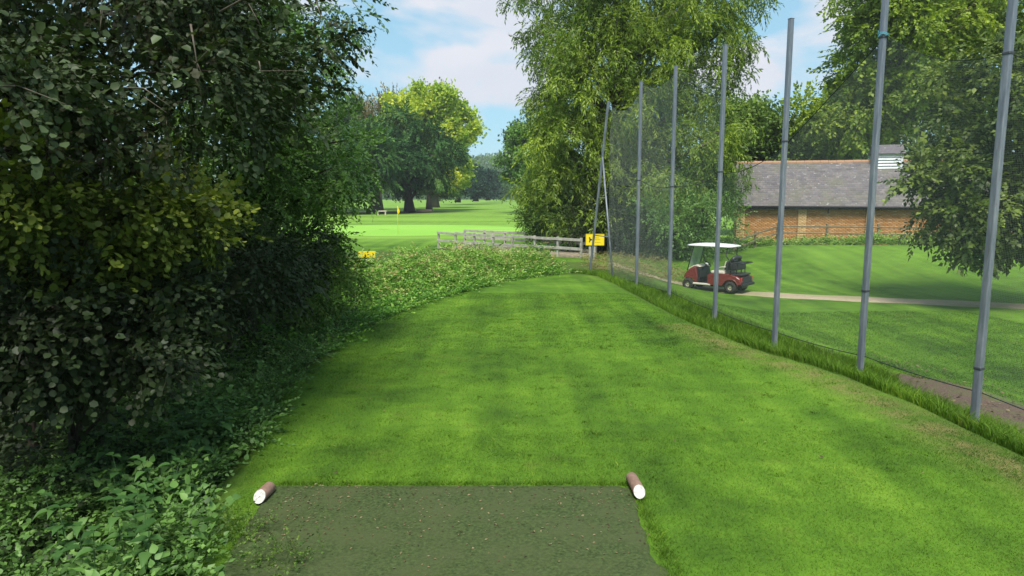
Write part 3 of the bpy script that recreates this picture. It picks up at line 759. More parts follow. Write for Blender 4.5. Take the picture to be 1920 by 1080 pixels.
# ---- willow and the trees behind the net
wy = 38.0
willow_ells = [pxell(1190, 60, wy, 190, 150, 4.5), pxell(1180, 230, wy, 170, 150, 4.5), pxell(1090, 330, wy - 1, 110, 110, 3.5), pxell(1270, 330, wy, 110, 130, 4),
               pxell(1060, 60, wy, 90, 60, 3), pxell(1320, 60, wy, 80, 100, 3), pxell(1180, -120, wy, 170, 120, 4), pxell(1030, 390, wy - 1, 55, 55, 2), pxell(1190, 300, wy - 2, 190, 150, 3), pxell(1180, 130, wy - 1, 190, 140, 4), pxell(1240, 0, wy, 170, 90, 4), pxell(1080, 0, wy, 110, 80, 3), pxell(1055, 170, wy, 65, 90, 3), pxell(1075, 240, wy, 80, 60, 3), pxell(1330, 210, wy, 55, 100, 3), pxell(1020, 330, wy - 1, 55, 60, 2)]
tree('willow_tree', 'tall willow with drooping yellow green leaves behind the footbridge and the net', 'tree', (5.6, 38.6, h1(5.6, 38.6)), willow_ells, 520, .9, 20500, 'willow', 1.0, 'willow', 'barkgrey',
     r0=.45, nl=70, seed=61, droop=.55, tint=-.02, shell=(.35, 1.03))
tree('laurel_bush', 'bright green bush at the foot of the willow behind the footbridge', 'bush', (2.4, 37.0, h1(2.4, 37.0)),
     [pxell(1010, 405, 36.5, 38, 28, 1.3), pxell(1050, 420, 36, 40, 22, 1.2)], 40, .4, 1500, 'small', 1.8, 'mid', r0=.06, nl=14, seed=62, split=.6)
tree('blackthorn_bush', 'dark bush below the willow between the bridge rails and the end frame', 'bush', (4.6, 36.6, h1(4.6, 36.6)),
     [pxell(1100, 395, 36, 60, 48, 1.4), pxell(1150, 420, 35, 60, 50, 1.4), pxell(1200, 430, 34, 50, 42, 1.2)], 60, .5, 1900, 'small', 2.0, 'shrub', r0=.07, nl=18, seed=63, split=.6)
tree('thicket_bush', 'broad green bush behind the golf cart', 'bush', (9.2, 33.5, h1(9.2, 33.5)),
     [pxell(1300, 420, 33, 70, 60, 1.6), pxell(1335, 440, 34, 38, 45, 1.4), pxell(1250, 430, 33, 50, 55, 1.4), pxell(1300, 350, 36, 55, 60, 1.6)], 80, .55, 2600, 'small', 2.1, 'elm', r0=.08, nl=24, seed=64, split=.6, tint=.12)
tree('maple_tree', 'round green tree between the willow and the brick building', 'tree', (17.5, 54, -.5),
     [pxell(1400, 300, 52, 80, 95, 3.2), pxell(1450, 280, 54, 60, 50, 2.6), pxell(1380, 250, 53, 40, 40, 2)], 110, .9, 3000, 'fine', 1.5, 'mid', 'barkgrey', r0=.25, nl=24, seed=65)
tree('hornbeam_tree', 'lower green tree just behind the ridge of the brick building', 'tree', (25.5, 56, -.5),
     [pxell(1550, 260, 55, 90, 50, 2.6), pxell(1500, 270, 55, 40, 35, 2), pxell(1600, 230, 56, 60, 70, 3)], 100, .85, 2800, 'fine', 1.5, 'elm', 'barkgrey', r0=.25, nl=30, seed=66, tint=.18)
lime_ells = [pxell(1730, 230, 50, 80, 70, 3), pxell(1690, 180, 50, 70, 60, 3), pxell(1670, 120, 50, 95, 120, 4), pxell(1605, 205, 50, 80, 70, 3.5), pxell(1715, 30, 50, 110, 90, 4), pxell(1675, -30, 50, 90, 60, 3.5), pxell(1535, 230, 51, 42, 36, 2), pxell(1595, 20, 50, 28, 18, 1), pxell(1800, 120, 51, 110, 140, 4), pxell(1860, -20, 52, 120, 100, 4)]
tree('lime_tree', 'tall yellow green lime tree rising behind the cupola of the brick building', 'tree', (27.5, 50.5, -.5), lime_ells, 260, 1.05, 8000, 'lime', 1.95, 'lime', 'barkgrey',
     r0=.4, nl=60, seed=67, droop=.25, shell=(.35, 1.03))
syc_ells = [pxell(1855, 320, 20, 100, 105, 2.2), pxell(1835, 390, 19.5, 85, 66, 1.8), pxell(1900, 200, 20, 110, 140, 2.2), pxell(1765, 335, 20, 42, 24, 1.0), pxell(1790, 405, 19, 48, 36, 1.0), pxell(1700, 338, 20, 22, 9, .4),
            pxell(1815, 230, 21, 75, 80, 1.6), pxell(1960, 380, 20, 90, 110, 2), pxell(1990, 120, 20, 110, 150, 2), pxell(1725, 415, 19.5, 28, 14, .5), pxell(1875, 450, 19, 58, 28, .9)]
tree('sycamore_tree', 'dark broad leaved sycamore hanging low beside the nearest net pole', 'tree', (16.2, 20.6, h1(16.2, 20.6)), syc_ells, 190, .42, 4600, 'sycamore', 1.0, 'sycamore',
     r0=.3, nl=60, seed=68, droop=.4, shell=(.35, 1.05))

# ---- far trees on the left of the fairway
tree('poplar_tree', 'tall yellow green tree standing highest beyond the putting green', 'tree', (-14.5, 122, -.5),
     [pxell(800, 235, 121, 70, 62, 5), pxell(855, 245, 122, 36, 45, 4), pxell(785, 200, 121, 40, 32, 4), pxell(838, 200, 121, 22, 26, 3), pxell(835, 310, 122, 38, 42, 4), pxell(755, 250, 122, 36, 40, 4)], 130, 1.15, 4200, 'puff', 1.75, 'yellow', 'barkgrey',
     r0=.5, nl=30, seed=71, shell=(.5, 1.05))
tree('cypress_tree', 'dark spreading cypress with a forked trunk beside the yellow flag', 'tree', at(768, 397, 112),
     [pxell(765, 312, 111, 95, 36, 5), pxell(740, 265, 111, 66, 42, 4.5), pxell(800, 290, 111, 55, 50, 4), pxell(765, 230, 111, 38, 25, 3)], 120, 1.3, 3000, 'cedar', 1.05, 'cedar', r0=.75, nl=46, seed=72, droop=.35, upw=1.4, dirw=1.0, shell=(.4, 1.05))
tree('cypress_tree', 'dark cypress with a thick trunk left of the yellow flag, beside the pale bench', 'tree', at(703, 402, 104),
     [pxell(700, 318, 103, 60, 40, 4), pxell(690, 280, 103, 55, 40, 4), pxell(655, 325, 103, 50, 30, 4)], 90, 1.2, 2200, 'cedar', 1.0, 'cedar', r0=1.0, nl=34, seed=73, droop=.35, upw=1.4, dirw=1.0, shell=(.4, 1.05))
tree('thorn_tree', 'thin brownish half bare tree showing above the cypress', 'tree', (-24, 128, -.5),
     [pxell(695, 235, 128, 60, 40, 4), pxell(720, 250, 128, 55, 40, 4), pxell(660, 225, 128, 30, 35, 3), pxell(740, 205, 128, 26, 22, 3)], 90, 1.1, 1900, 'twiggy', 1.9, 'brown', 'barkgrey', r0=.4, nl=70, seed=74, droop=-.4)
tree('oak_tree', 'green tree beyond the thicket, left of the cypress', 'tree', (-31, 120, -.5),
     [pxell(640, 250, 120, 50, 60, 4), pxell(620, 320, 118, 60, 50, 4), pxell(560, 300, 118, 70, 80, 4)], 90, 1.4, 2400, 'puff', 1.6, 'mid', r0=.5, nl=20, seed=75)
tree('ash_tree', 'light green tree with a cluster of pale trunks right of the forked cypress', 'tree', at(816, 388, 150),
     [pxell(820, 335, 150, 40, 35, 4), pxell(845, 320, 150, 35, 45, 4)], 60, 1.4, 1500, 'puff', 1.7, 'mid', 'barkgrey', r0=.8, nl=20, seed=76)
for i, (u, v, y, ru, rv) in enumerate([(858, 343, 190, 32, 26), (892, 343, 205, 26, 26), (915, 348, 240, 20, 22), (938, 355, 290, 18, 18), (960, 357, 330, 16, 14)]):
    tree('yew_tree', ['dark yew nearest the pale trunks in the row along the fairway', 'dark yew second in the row along the fairway', 'dark yew in the middle of the row along the fairway',
                      'bluish yew fourth in the row along the fairway', 'palest yew at the far end of the row along the fairway'][i], 'tree',
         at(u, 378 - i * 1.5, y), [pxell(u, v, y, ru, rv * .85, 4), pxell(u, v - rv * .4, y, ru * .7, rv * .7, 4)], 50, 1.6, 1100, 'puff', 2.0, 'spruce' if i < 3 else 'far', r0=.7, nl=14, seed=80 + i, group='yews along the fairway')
tree('beech_tree', 'round dark tree on the right of the fairway, partly behind the willow', 'tree', (3.6, 108, -.5),
     [pxell(990, 310, 107, 48, 62, 4), pxell(1000, 260, 107, 40, 40, 4), pxell(1020, 330, 107, 50, 50, 4)], 90, 1.15, 2600, 'puff', 1.35, 'elm', r0=.5, nl=24, seed=90, tint=.12)
for i, (u, y) in enumerate([(500, 112), (552, 118), (610, 108), (625, 135)]):
    tree('ash_tree', ['slim trunked tree furthest left behind the thicket', 'slim trunked tree glimpsed through the thicket', 'dark trunked tree just left of the thick cypress', 'slim tree behind the dark trunked one'][i], 'tree',
         (at(u, 398, y)[0], y, -.5), [pxell(u, 320, y, 55, 45, 4)], 40, 1.3, 900, 'puff', 1.6, 'mid', r0=.3, nl=12, seed=95 + i, group='trees behind the thicket')

# ---- far wooded hill that closes the fairway
rh = np.random.default_rng(101)
hx = np.linspace(-420, 420, 90); hy = np.linspace(430, 760, 40)
HX, HY = np.meshgrid(hx, hy); bx, by = HX.ravel(), HY.ravel()
hz_ = -1 + 33 * sstep(440, 640, by) * (0.9 + .1 * np.sin(bx * .02 + 1)) * (1 - .25 * sstep(60, 400, np.abs(bx + 20)))
k = np.arange(len(bx)).reshape(HX.shape)
hq = np.stack([k[:-1, :-1].ravel(), k[:-1, 1:].ravel(), k[1:, 1:].ravel(), k[1:, :-1].ravel()], 1)
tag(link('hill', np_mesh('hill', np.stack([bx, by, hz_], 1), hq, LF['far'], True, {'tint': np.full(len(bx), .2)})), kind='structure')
n = 3000
wx, wyy = rh.uniform(-110, 90, n), rh.uniform(432, 650, n)
wz = -1 + 33 * sstep(440, 640, wyy) * (0.9 + .1 * np.sin(wx * .02 + 1)) + 2 + 5.5 * np.abs(np.sin(wx * .37 + 3 * np.sin(wyy * .05)) * np.sin(wyy * .31 + wx * .11)) * rh.uniform(.6, 1, n)
wp = np.stack([wx, wyy, wz], 1)
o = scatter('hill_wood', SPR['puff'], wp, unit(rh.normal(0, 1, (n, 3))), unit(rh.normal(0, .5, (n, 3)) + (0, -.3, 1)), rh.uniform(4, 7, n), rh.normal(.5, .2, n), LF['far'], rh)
tag(o, 'distant pale green wood on the hill closing the fairway', 'wood', kind='stuff')

# ------------------------------------------------------------------ grass blades
def blades(name, label, cat, q, h, w, lean, mat, seed, base_lift=0.0, tint=None, long=False):
    rng = np.random.default_rng(seed); n = len(q)
    z = H(q[:, 0], q[:, 1]) + base_lift
    az = rng.uniform(0, 2 * math.pi, n); bz = rng.uniform(0, 2 * math.pi, n)
    hh = h * rng.uniform(.5, 1.3, n); ww = w * rng.uniform(.7, 1.3, n)
    p = np.stack([q[:, 0], q[:, 1], z], 1)
    sx = np.stack([np.cos(az), np.sin(az), np.zeros(n)], 1) * (ww / 2)[:, None]
    ln = np.stack([np.cos(bz), np.sin(bz), np.zeros(n)], 1) * (lean * hh * rng.uniform(.2, 1.2, n))[:, None]
    up = np.zeros((n, 3)); up[:, 2] = hh
    mid = p + ln * .3 + up * .55
    tip = p + ln + up * .92
    if long:
        V = np.stack([p - sx, p + sx, mid + sx * .8, mid - sx * .8, tip], 1).reshape(-1, 3)
        b = (np.arange(n) * 5)[:, None]; k = 5
        Fc = np.concatenate([b + np.array([[0, 1, 2]]), b + np.array([[0, 2, 3]]), b + np.array([[3, 2, 4]])])
    else:
        V = np.stack([p - sx, p + sx, tip], 1).reshape(-1, 3); k = 3
        Fc = (np.arange(n) * 3)[:, None] + np.array([[0, 1, 2]])
    tt = rng.uniform(0, .93, n) if tint is None else tint(rng, q)
    tt = np.where(rng.uniform(0, 1, n) < .015, 1.0, tt)
    o = link(name, np_mesh(name, V, Fc, mat, False, {'tint': np.repeat(tt, k)}))
    return tag(o, label, cat, kind='stuff')

def on_mat(x, y): return (x > -2.0 + .06 * (5.6 - y)) & (x < 1.02) & (y < 5.61)
def view(x, y): return np.abs(x) < y * .80 + .6
rb = np.random.default_rng(201)
def lawn_pts(n, y0, y1, dmax):
    return band_points(rb, n, lambda x, y, d: (d < dmax) & ~on_mat(x, y) & view(x, y), (-3.2, 5.4, y0, y1))
q = np.vstack([lawn_pts(95000, 3.6, 7.0, .10), lawn_pts(80000, 7.0, 11, .10)])
blades('mown_grass', 'short mown grass around the tee mat', 'grass', q, .019, .0045, 1.3, MAT['blade'], 202)
q = lawn_pts(70000, 11, 19, .08)
blades('mown_grass', 'short mown grass on the far slope of the tee', 'grass', q, .02, .009, 1.2, MAT['blade'], 203)
# coarser tufts and clover in the turf
ctr = lawn_pts(420, 5.7, 15, -.05)
q = np.repeat(ctr, 26, 0) + rb.normal(0, .055, (420 * 26, 2)) * np.repeat(rb.uniform(.4, 1.6, 420), 26)[:, None]
q = q[~on_mat(q[:, 0], q[:, 1])]
blades('coarse_grass', 'coarser darker tufts and clover scattered through the mown tee', 'grass', q, .03, .009, 1.6, MAT['longblade'], 207, 0, lambda rng, q: rng.uniform(0, .5, len(q)))
# frayed edge of turf round the mat
e = rb.uniform(0, 1, 2600)
qc = np.repeat(rb.uniform(0, 1, 40), 22)
qe = np.vstack([np.stack([-2.0 + 3.05 * e[:1500], 5.62 + rb.normal(.015, .025, 1500)], 1), np.stack([1.02 + rb.normal(.03, .045, 1100), 3.4 + 2.25 * e[1500:]], 1),
                np.stack([-2.0 + 3.05 * qc + rb.normal(0, .035, 880), 5.64 + rb.normal(0, .025, 880)], 1), np.stack([1.03 + rb.normal(0, .03, 880), 3.6 + 2 * qc + rb.normal(0, .04, 880)], 1)])
blades('edge_grass', 'uneven tufts of grass hanging over the edge of the tee mat', 'grass', qe, .05, .005, 1.2, MAT['longblade'], 204)
# rough on the bank under the net
def bank(n, y0, y1): return band_points(rb, n, lambda x, y, d: (d > .22) & (x > 2.2) & (x - pole_x(y) < np.where(y < 10.6, .18, .45)) & view(x, y), (2.2, 7, y0, y1))
def btint(rng, q): return np.clip(rng.normal(.42, .2, len(q)), 0, .95)
q = np.vstack([bank(26000, 4, 12), bank(24000, 12, 26)])
blades('rough_grass', 'long rough grass on the bank at the foot of the net poles', 'grass', q, .21, .009, .85, MAT['longblade'], 205, 0, btint, True)
# mown lawn beyond the net, near part
q = band_points(rb, 60000, lambda x, y, d: (x - pole_x(y) > np.where(y < 11, 2.0, 1.0)) & view(x, y) & (x - pole_x(y) < 8), (4, 14, 7, 19))
blades('mown_grass', 'short mown grass beyond the net', 'grass', q, .03, .011, .9, MAT['blade'], 206)

# long weeds in front of the brick wall
undergrowth('wall_weeds', 'pale tangle of weeds along the foot of the brick wall', 'weeds', 3400,
            lambda x, y, d: (x > 12) & (y + .29 * (x - 14.6) > 36.2) & (y + .29 * (x - 14.6) < 38.4), (11.5, 30, 31, 39), lambda x, y, d: .25 + .38 * np.abs(np.sin(x * 1.1) * np.sin(x * .37 + 1)), 'small', 1.7, 'meadow', 207,
            lambda rng, q, f: np.clip(rng.normal(.42, .2, len(q)) + .3 * f, 0, 1))
undergrowth('bank_weeds', 'dry weeds and tall grass behind the end of the net beside the path', 'weeds', 1500,
            lambda x, y, d: (d > .6) & (x > 2.6 + (y - 26) * .1) & (x < 7.0) & (x - pole_x(y) > -.3), (2.6, 7.5, 24, 33), lambda x, y, d: .15 + .35 * np.abs(np.sin(x * 2 + y)), 'small', .8, 'brown', 208)

# fallen leaves
def litter(name, label, q, size, seed, lift):
    rng = np.random.default_rng(seed); n = len(q)
    p = np.stack([q[:, 0], q[:, 1], H(q[:, 0], q[:, 1]) + lift], 1)
    az = rng.uniform(0, 6.28, n)
    V, Fc = place(LEAF_OVAL, p, frames(np.stack([np.cos(az), np.sin(az), rng.normal(0, .15, n)], 1), unit(rng.normal(0, .35, (n, 3)) + (0, 0, 1))), size * rng.uniform(.5, 1.4, n))
    o = link(name, np_mesh(name, V, Fc, MAT['litter'], False, {'tint': np.repeat(rng.uniform(0, 1, n), 5)}))
    return tag(o, label, 'leaf litter', kind='stuff')
q = np.vstack([np.stack([rb.uniform(-1.85, 1.0, 700), 5.55 - np.abs(rb.normal(0, .6, 700))], 1), np.stack([-1.9 + np.abs(rb.normal(0, .35, 160)), rb.uniform(4.6, 5.6, 160)], 1)])
litter('leaf_litter', 'crumbs of brown leaf scattered over the tee mat', q, .022, 211, .024)
q = band_points(rb, 300, lambda x, y, d: (x - pole_x(y) > .3) & (x - pole_x(y) < 3) & view(x, y), (5, 10, 6.5, 13))
litter('leaf_litter', 'pale fallen leaves on the bare earth beside the nearest net pole', q, .06, 212, .03)
q = band_points(rb, 120, lambda x, y, d: (d < 0) & view(x, y), (-3, 4.6, 5.8, 16))
litter('leaf_litter', 'few small leaves lying on the mown tee', q, .03, 213, .03)

# ------------------------------------------------------------------ tee markers
def marker(label, face, back):
    f, b = Vector(face), Vector(back)
    root = empty('tee_marker', (f + b) / 2, label=label, cat='tee marker', group='log tee markers at the corners of the mat')
    c = (f + b) / 2; d = (b - f).normalized(); r = .05
    side = d.orthogonal().normalized()
    def ring(o, k, rr): return [o + (side * math.cos(t) + up * math.sin(t)) * rr - d * (k * math.sin(t) * -rr) for t in np.linspace(0, 2 * math.pi, 21)[:-1]]
    side = d.cross(Vector((0, 0, 1))).normalized(); up = side.cross(d)
    k = .65
    def solid(rings, name, mat):
        mb = MB(); R_ = [[mb.bm.verts.new(p) for p in q] for q in rings]
        for a, b in zip(R_, R_[1:]):
            for i in range(20): mb.bm.faces.new((a[i], a[(i + 1) % 20], b[(i + 1) % 20], b[i])).smooth = True
        mb.bm.faces.new(R_[0][::-1]); mb.bm.faces.new(R_[-1])
        return mb.build(name, mat, root)
    solid([ring(f - c, k, r * .97), ring(f - c + d * .008, k, r), ring(b - c - d * .01, 0, r * .98), ring(b - c, 0, r * .9)], 'log', MAT['markerwood'])
    solid([ring(f - c - d * .006, k, r * .92), ring(f - c - d * .0008, k, r * .965)], 'painted_end', MAT['whitepaint'])
marker('brown log tee marker with weathered white end at the left corner of the mat', (-2.01, 5.25, 0.068), (-2.0, 5.46, 0.055))
marker('brown log tee marker with bright white end at the right corner of the mat', (1.03, 5.34, 0.068), (1.02, 5.66, 0.055))

# ------------------------------------------------------------------ net poles and net
POLES = [(5.80, 8.40, 5.05), (5.60, 10.88, 5.62), (5.05, 13.08, 5.60), (4.73, 15.95, 5.73), (4.46, 19.5, 5.92), (3.95, 21.85, 5.88)]
PLAB = ['nearest grey steel net pole, standing beside the bare earth', 'grey steel net pole with blue twine knotted near its top', 'grey steel net pole just right of the golf cart, its top against cloud',
        'grey steel net pole that crosses in front of the golf cart', 'grey steel net pole left of the golf cart', 'grey steel net pole next to the end frame']
COLLARS = [[(1848, 690), (1888, 100)], [(1625, 545), (1655, 70)], [(1475, 265)], [(1350, 322)], [(1262, 350)], [(1197, 338)]]
for i, (x, y, zt) in enumerate(POLES):
    zb = h1(x, y)
    root = empty('net_pole', (x, y, zb), R(24), label=PLAB[i], cat='pole', group='poles of the safety net')
    if i == 0: zt = 6.0
    if i == 1: zt = 6.0
    MB().box((0, 0, (zt - zb) / 2 - .1), (.082, .082, zt - zb + .2), None, .012, 2).build('post', MAT['steel'], root)
    MB().box((0, 0, zt - zb + .004), (.088, .088, .012), None, .003).build('cap', MAT['steel'], root)
    for (u, v) in COLLARS[i]:
        z = at(u, v, y)[2]
        MB().box((0, 0, z - zb), (.094, .094, .035), None, .006).build('collar', MAT['darksteel'], root)
tw = POLES[1]; tz = at(1655, 66, tw[1])[2]
mb = MB()
for k in range(3):
    mb.tube([(.068 * math.cos(a) * 1.05, .068 * math.sin(a) * 1.05, .012 * k + .01 * math.sin(a * 2)) for a in np.linspace(0, 6.28, 14)], .005, 5, False)
mb.tube([(-.06, -.04, .01), (-.11, -.07, -.04), (-.12, -.09, .05)], .004, 5)
tag(mb.build('blue_twine', MAT['twine'], None, (tw[0], tw[1], tz)), 'blue twine knotted round a net pole near the top', 'twine')

# end frame
ef = empty('net_end_frame', (2.88, 25.6, h1(2.88, 25.6)), label='slim galvanised A shaped frame holding the far end of the net', cat='frame')
E0 = Vector((2.88, 25.6, h1(2.88, 25.6))); E1 = Vector((3.32, 24.5, 5.63)); B0 = Vector((3.43, 23.3, h1(3.43, 23.3)))
BT = E0.lerp(E1, .70)
MB().beam((0, 0, -.1), E1 - E0, .07, .07, .01).build('main_post', MAT['steel'], ef)
MB().tube([B0 - E0 - Vector((0, 0, .1)), BT - E0], .03, 8).build('brace', MAT['steel'], ef)
for f in (.24, .46):
    a = E0.lerp(E1, f); g = f / .70; b = B0.lerp(BT, g)
    MB().tube([a - E0, b - E0], .02, 6).build('crossbar', MAT['steel'], ef)

# net
net = empty('safety_net', (4.9, 16, h1(4.9, 16)), label='fine grey green safety net hung between the tall steel poles', cat='net')
NO = Vector(net.location)
def panel(a, b, ztop, zbot, mat, bulge=.12, fold=0.0, sag=.2, seed=0, n=26, m=30):
    """a, b pole feet (x, y); ztop(s), zbot(s) heights"""
    a, b = np.array(a[:2]), np.array(b[:2]); L = np.hypot(*(b - a)); nrm = np.array([(b - a)[1], -(b - a)[0]]) / L
    S, T = np.meshgrid(np.linspace(0, 1, n), np.linspace(0, 1, m)); s, t = S.ravel(), T.ravel()
    zt, zb = ztop(s), zbot(s)
    z = zb + (zt - zb) * t
    off = bulge * np.sin(math.pi * s) * np.sin(math.pi * np.clip(t, .02, .98)) + fold * np.sin(s * 34 + 3 * np.sin(t * 5 + seed)) * (1 - .5 * t) + .06
    X = a[0] + (b - a)[0] * s + nrm[0] * off; Y = a[1] + (b - a)[1] * s + nrm[1] * off
    k = np.arange(n * m).reshape(m, n)
    q = np.stack([k[:-1, :-1].ravel(), k[:-1, 1:].ravel(), k[1:, 1:].ravel(), k[1:, :-1].ravel()], 1)
    me = np_mesh('net_panel', np.stack([X - NO.x, Y - NO.y, z - NO.z], 1), q, mat, True, {'nu': s * L, 'nv': z + 10 + .05 * np.sin(s * 9)})
    link('net_panel', me, net)
    return np.stack([X, Y, z], 1).reshape(m, n, 3)
def curve(za, zb, sag): return lambda s: za + (zb - za) * s - sag * 4 * s * (1 - s)
def ropes(P, r=.012): MB().tube([Vector(p) - NO for p in P], r, 5).build('rope', MAT['rope'], net)
P8 = (6.25, 5.6)
zr = [at(1893, 95, 8.4)[2], at(1655, 66, 10.88)[2], at(1475, 268, 13.08)[2], at(1350, 325, 15.95)[2], at(1262, 349, 19.5)[2], at(1196, 338, 21.85)[2], 3.0]
feet = [P8] + [p[:2] for p in POLES] + [(3.30, 24.3)]
zlow = [-.05, .0, -.12, -.18, -.25, -.3, -.3, -.4]
ztl = [zr[0] + .1] + zr
for i in range(7):
    g = panel(feet[i], feet[i + 1], curve(ztl[i], ztl[i + 1], [.1, .22, .0, .15, .1, .12, .25][i]), curve(zlow[i], zlow[i + 1], .03), MAT['net'] if i < 5 else MAT['netdense'],
              .10, .0 if i < 5 else .035, seed=i)
    ropes(g[-1], .008 if i in (2, 3, 4, 5) else .005)
    ropes(g[0], .007)
tops = [5.55, 5.84, 5.82, 5.5]
f2 = [POLES[3][:2], POLES[4][:2], POLES[5][:2], (3.33, 24.35)]
tops = [5.0, 5.85, 5.80, 5.5]
for i in range(3):
    g = panel(f2[i], f2[i + 1], curve(tops[i], tops[i + 1], [.1, .25, .45][i]), curve(ztl[4 + i] - .1, ztl[5 + i] - .1, .12), MAT['net'] if i == 0 else MAT['netdense'], .1, .02 * i, seed=10 + i)
    ropes(g[-1], .007)

# ------------------------------------------------------------------ footbridge
WOOD = MAT['wood']
NA, NB = Vector((-4.05, 38.2, -.6)), Vector((3.19, 32.0, -.6))
FA, FB = Vector((-2.7, 40.0, -.6)), Vector((4.2, 34.7, -.6))
br = empty('footbridge', (0, 36, -.6), label='weathered wooden footbridge with post and rail sides behind the weeds', cat='footbridge')
BO = Vector(br.location)
rw = np.random.default_rng(301)
def railing(A, B, npost, rails, ext=0.0):
    d = (B - A).normalized(); nrm = Vector((d.y, -d.x, 0))
    for i in range(npost):
        p = A.lerp(B, i / (npost - 1)) - BO
        p += Vector((rw.normal(0, .02), rw.normal(0, .02), 0))
        MB().box((p.x, p.y, p.z + .5), (.10, .10, 1.14 + float(rw.normal(0, .02))), Matrix.Rotation(math.atan2(d.y, d.x), 3, 'Z'), .008).build('post', WOOD, br)
    for i in range(npost - 1):
        for zz in rails:
            a = A.lerp(B, (i - .02) / (npost - 1)) - BO; b = A.lerp(B, (i + 1.02) / (npost - 1)) - BO
            j1, j2 = float(rw.normal(0, .012)), float(rw.normal(0, .012))
            o = nrm * .072 * (1 if i % 2 else 1.06)
            MB().beam(a + o + Vector((0, 0, zz + j1)), b + o + Vector((0, 0, zz + j2)), .035, .125, .005, math.pi / 2 if abs(d.x) > 2 else 0).build('rail', WOOD, br)
railing(NA, NB, 8, (.98, .55))
railing(FA, FB, 7, (1.0, .62, .25))
mb = MB(); nP = 58
for i in range(nP):
    a = NA.lerp(NB, (i + .5) / nP) - BO; b = FA.lerp(FB, (i + .5) / nP) - BO
    mb.beam(a + Vector((0, 0, .14)), b + Vector((0, 0, .14 + float(rw.normal(0, .004)))), .13, .04)
tag(mb.build('deck', MAT['deck'], br), kind='stuff')
for A, B in ((NA, NB), (FA, FB)):
    MB().beam(A - BO + Vector((0, 0, .02)), B - BO + Vector((0, 0, .02)), .12, .18).build('girder', MAT['deck'], br)

# yellow sign at the bridge end
sg = empty('warning_sign', (3.72, 31.1, -.55), R(-4), label='yellow rectangular sign with a black arrow mark on wooden posts at the bridge end', cat='sign')
sz = 1.0
MB().box((0, 0, sz), (.80, .025, .50), None, .006).build('sign_board', MAT['yellow'], sg)
fr = [((0, -.003, sz + .255), (.83, .03, .02)), ((0, -.003, sz - .255), (.83, .03, .02)), ((-.41, -.003, sz), (.02, .03, .49)), ((.41, -.003, sz), (.02, .03, .49))]
mb = MB()
for c, d in fr: mb.box(c, d)
mb.build('sign_frame', MAT['yellowink'], sg)
mb = MB()
mb.prism([(-.27, sz + .11), (-.22, sz + .11), (-.21, sz + .05), (-.13, sz + .02), (-.13, sz - .03), (-.21, sz - .05), (-.22, sz - .12), (-.27, sz - .12), (-.245, sz - .02)], -.0165, -.0135)
mb.build('arrow_mark', MAT['black'], sg)
mb = MB()
for k, (a, b) in enumerate([(.10, .16), (.02, .24), (-.10, .20)]):
    for j in range(int(b / .05)):
        mb.box((.02 + j * .06 + .01 * k, -.0145, sz + a - .02), (.036, .003, .045))
mb.build('worn_lettering', MAT['yellowink'], sg)
for sx in (-.22, -.02):
    MB().box((sx, .055, .42), (.10, .08, 1.1), None, .008).build('post', WOOD, sg)

# low second sign in the weeds
s2 = empty('warning_sign', (-5.35, 25.5, -.60), R(8), label='low yellow sign half buried in the weeds beside the thicket', cat='sign')
MB().box((0, 0, .86), (.60, .02, .24), None, .005).build('sign_board', MAT['yellow'], s2)
MB().prism([(.20, .92), (.23, .92), (.23, .88), (.27, .86), (.23, .84), (.23, .80), (.20, .80), (.215, .86)], -.0135, -.0105).build('arrow_mark', MAT['black'], s2)
MB().box((0, .04, .4), (.07, .05, 1.0), None, .006).build('post', WOOD, s2)

# flag on the putting green
fl = empty('golf_flag', (-8.6, 52.4, h1(-8.6, 52.4) + .03), label='yellow flag hanging limp on its stick on the putting green', cat='flag')
MB().tube([(0, 0, -.03), (0, 0, 2.13)], .012, 8).build('flagstick', MAT['yellow'], fl)
# limp cloth: folds down along the stick
V, n, m = [], 10, 7
for j in range(m):
    for i in range(n):
        s, t = i / (n - 1), j / (m - 1)
        V.append((.02 + s * .13 * (1 - .35 * t) + .02 * math.sin(t * 5), .05 * math.sin(s * 9 + t) * s, 2.11 - t * .42 - s * .30 * (1 - .3 * t)))
kk = np.arange(n * m).reshape(m, n)
link('cloth', np_mesh('cloth', np.array(V), np.stack([kk[:-1, :-1].ravel(), kk[:-1, 1:].ravel(), kk[1:, 1:].ravel(), kk[1:, :-1].ravel()], 1), MAT['yellow'], True), fl)

# bench and log below the cypresses
bp = at(716, 404, 98)
bn = empty('bench', (bp[0], 98, h1(bp[0], 98)), R(6), label='small pale bench beside the thick cypress trunk', cat='bench')
MB().box((0, 0, .55), (1.35, .5, .14), None, .02).build('seat', MAT['stone'], bn)
for s in (-.5, .5): MB().box((s, 0, .24), (.18, .4, .50), None, .02).build('leg', MAT['stone'], bn)
lp = at(795, 394, 110)
MB_ = MB().tube([(-1.2, 0, .26), (0, .1, .28), (1.0, 0, .32), (1.3, 0, .32)], [.32, .28, .25, .22], 10)
tag(MB_.build('fallen_log', MAT['barkgrey'], None, (lp[0], 110, h1(lp[0], 110))), 'short fallen log lying right of the forked cypress trunk', 'log')

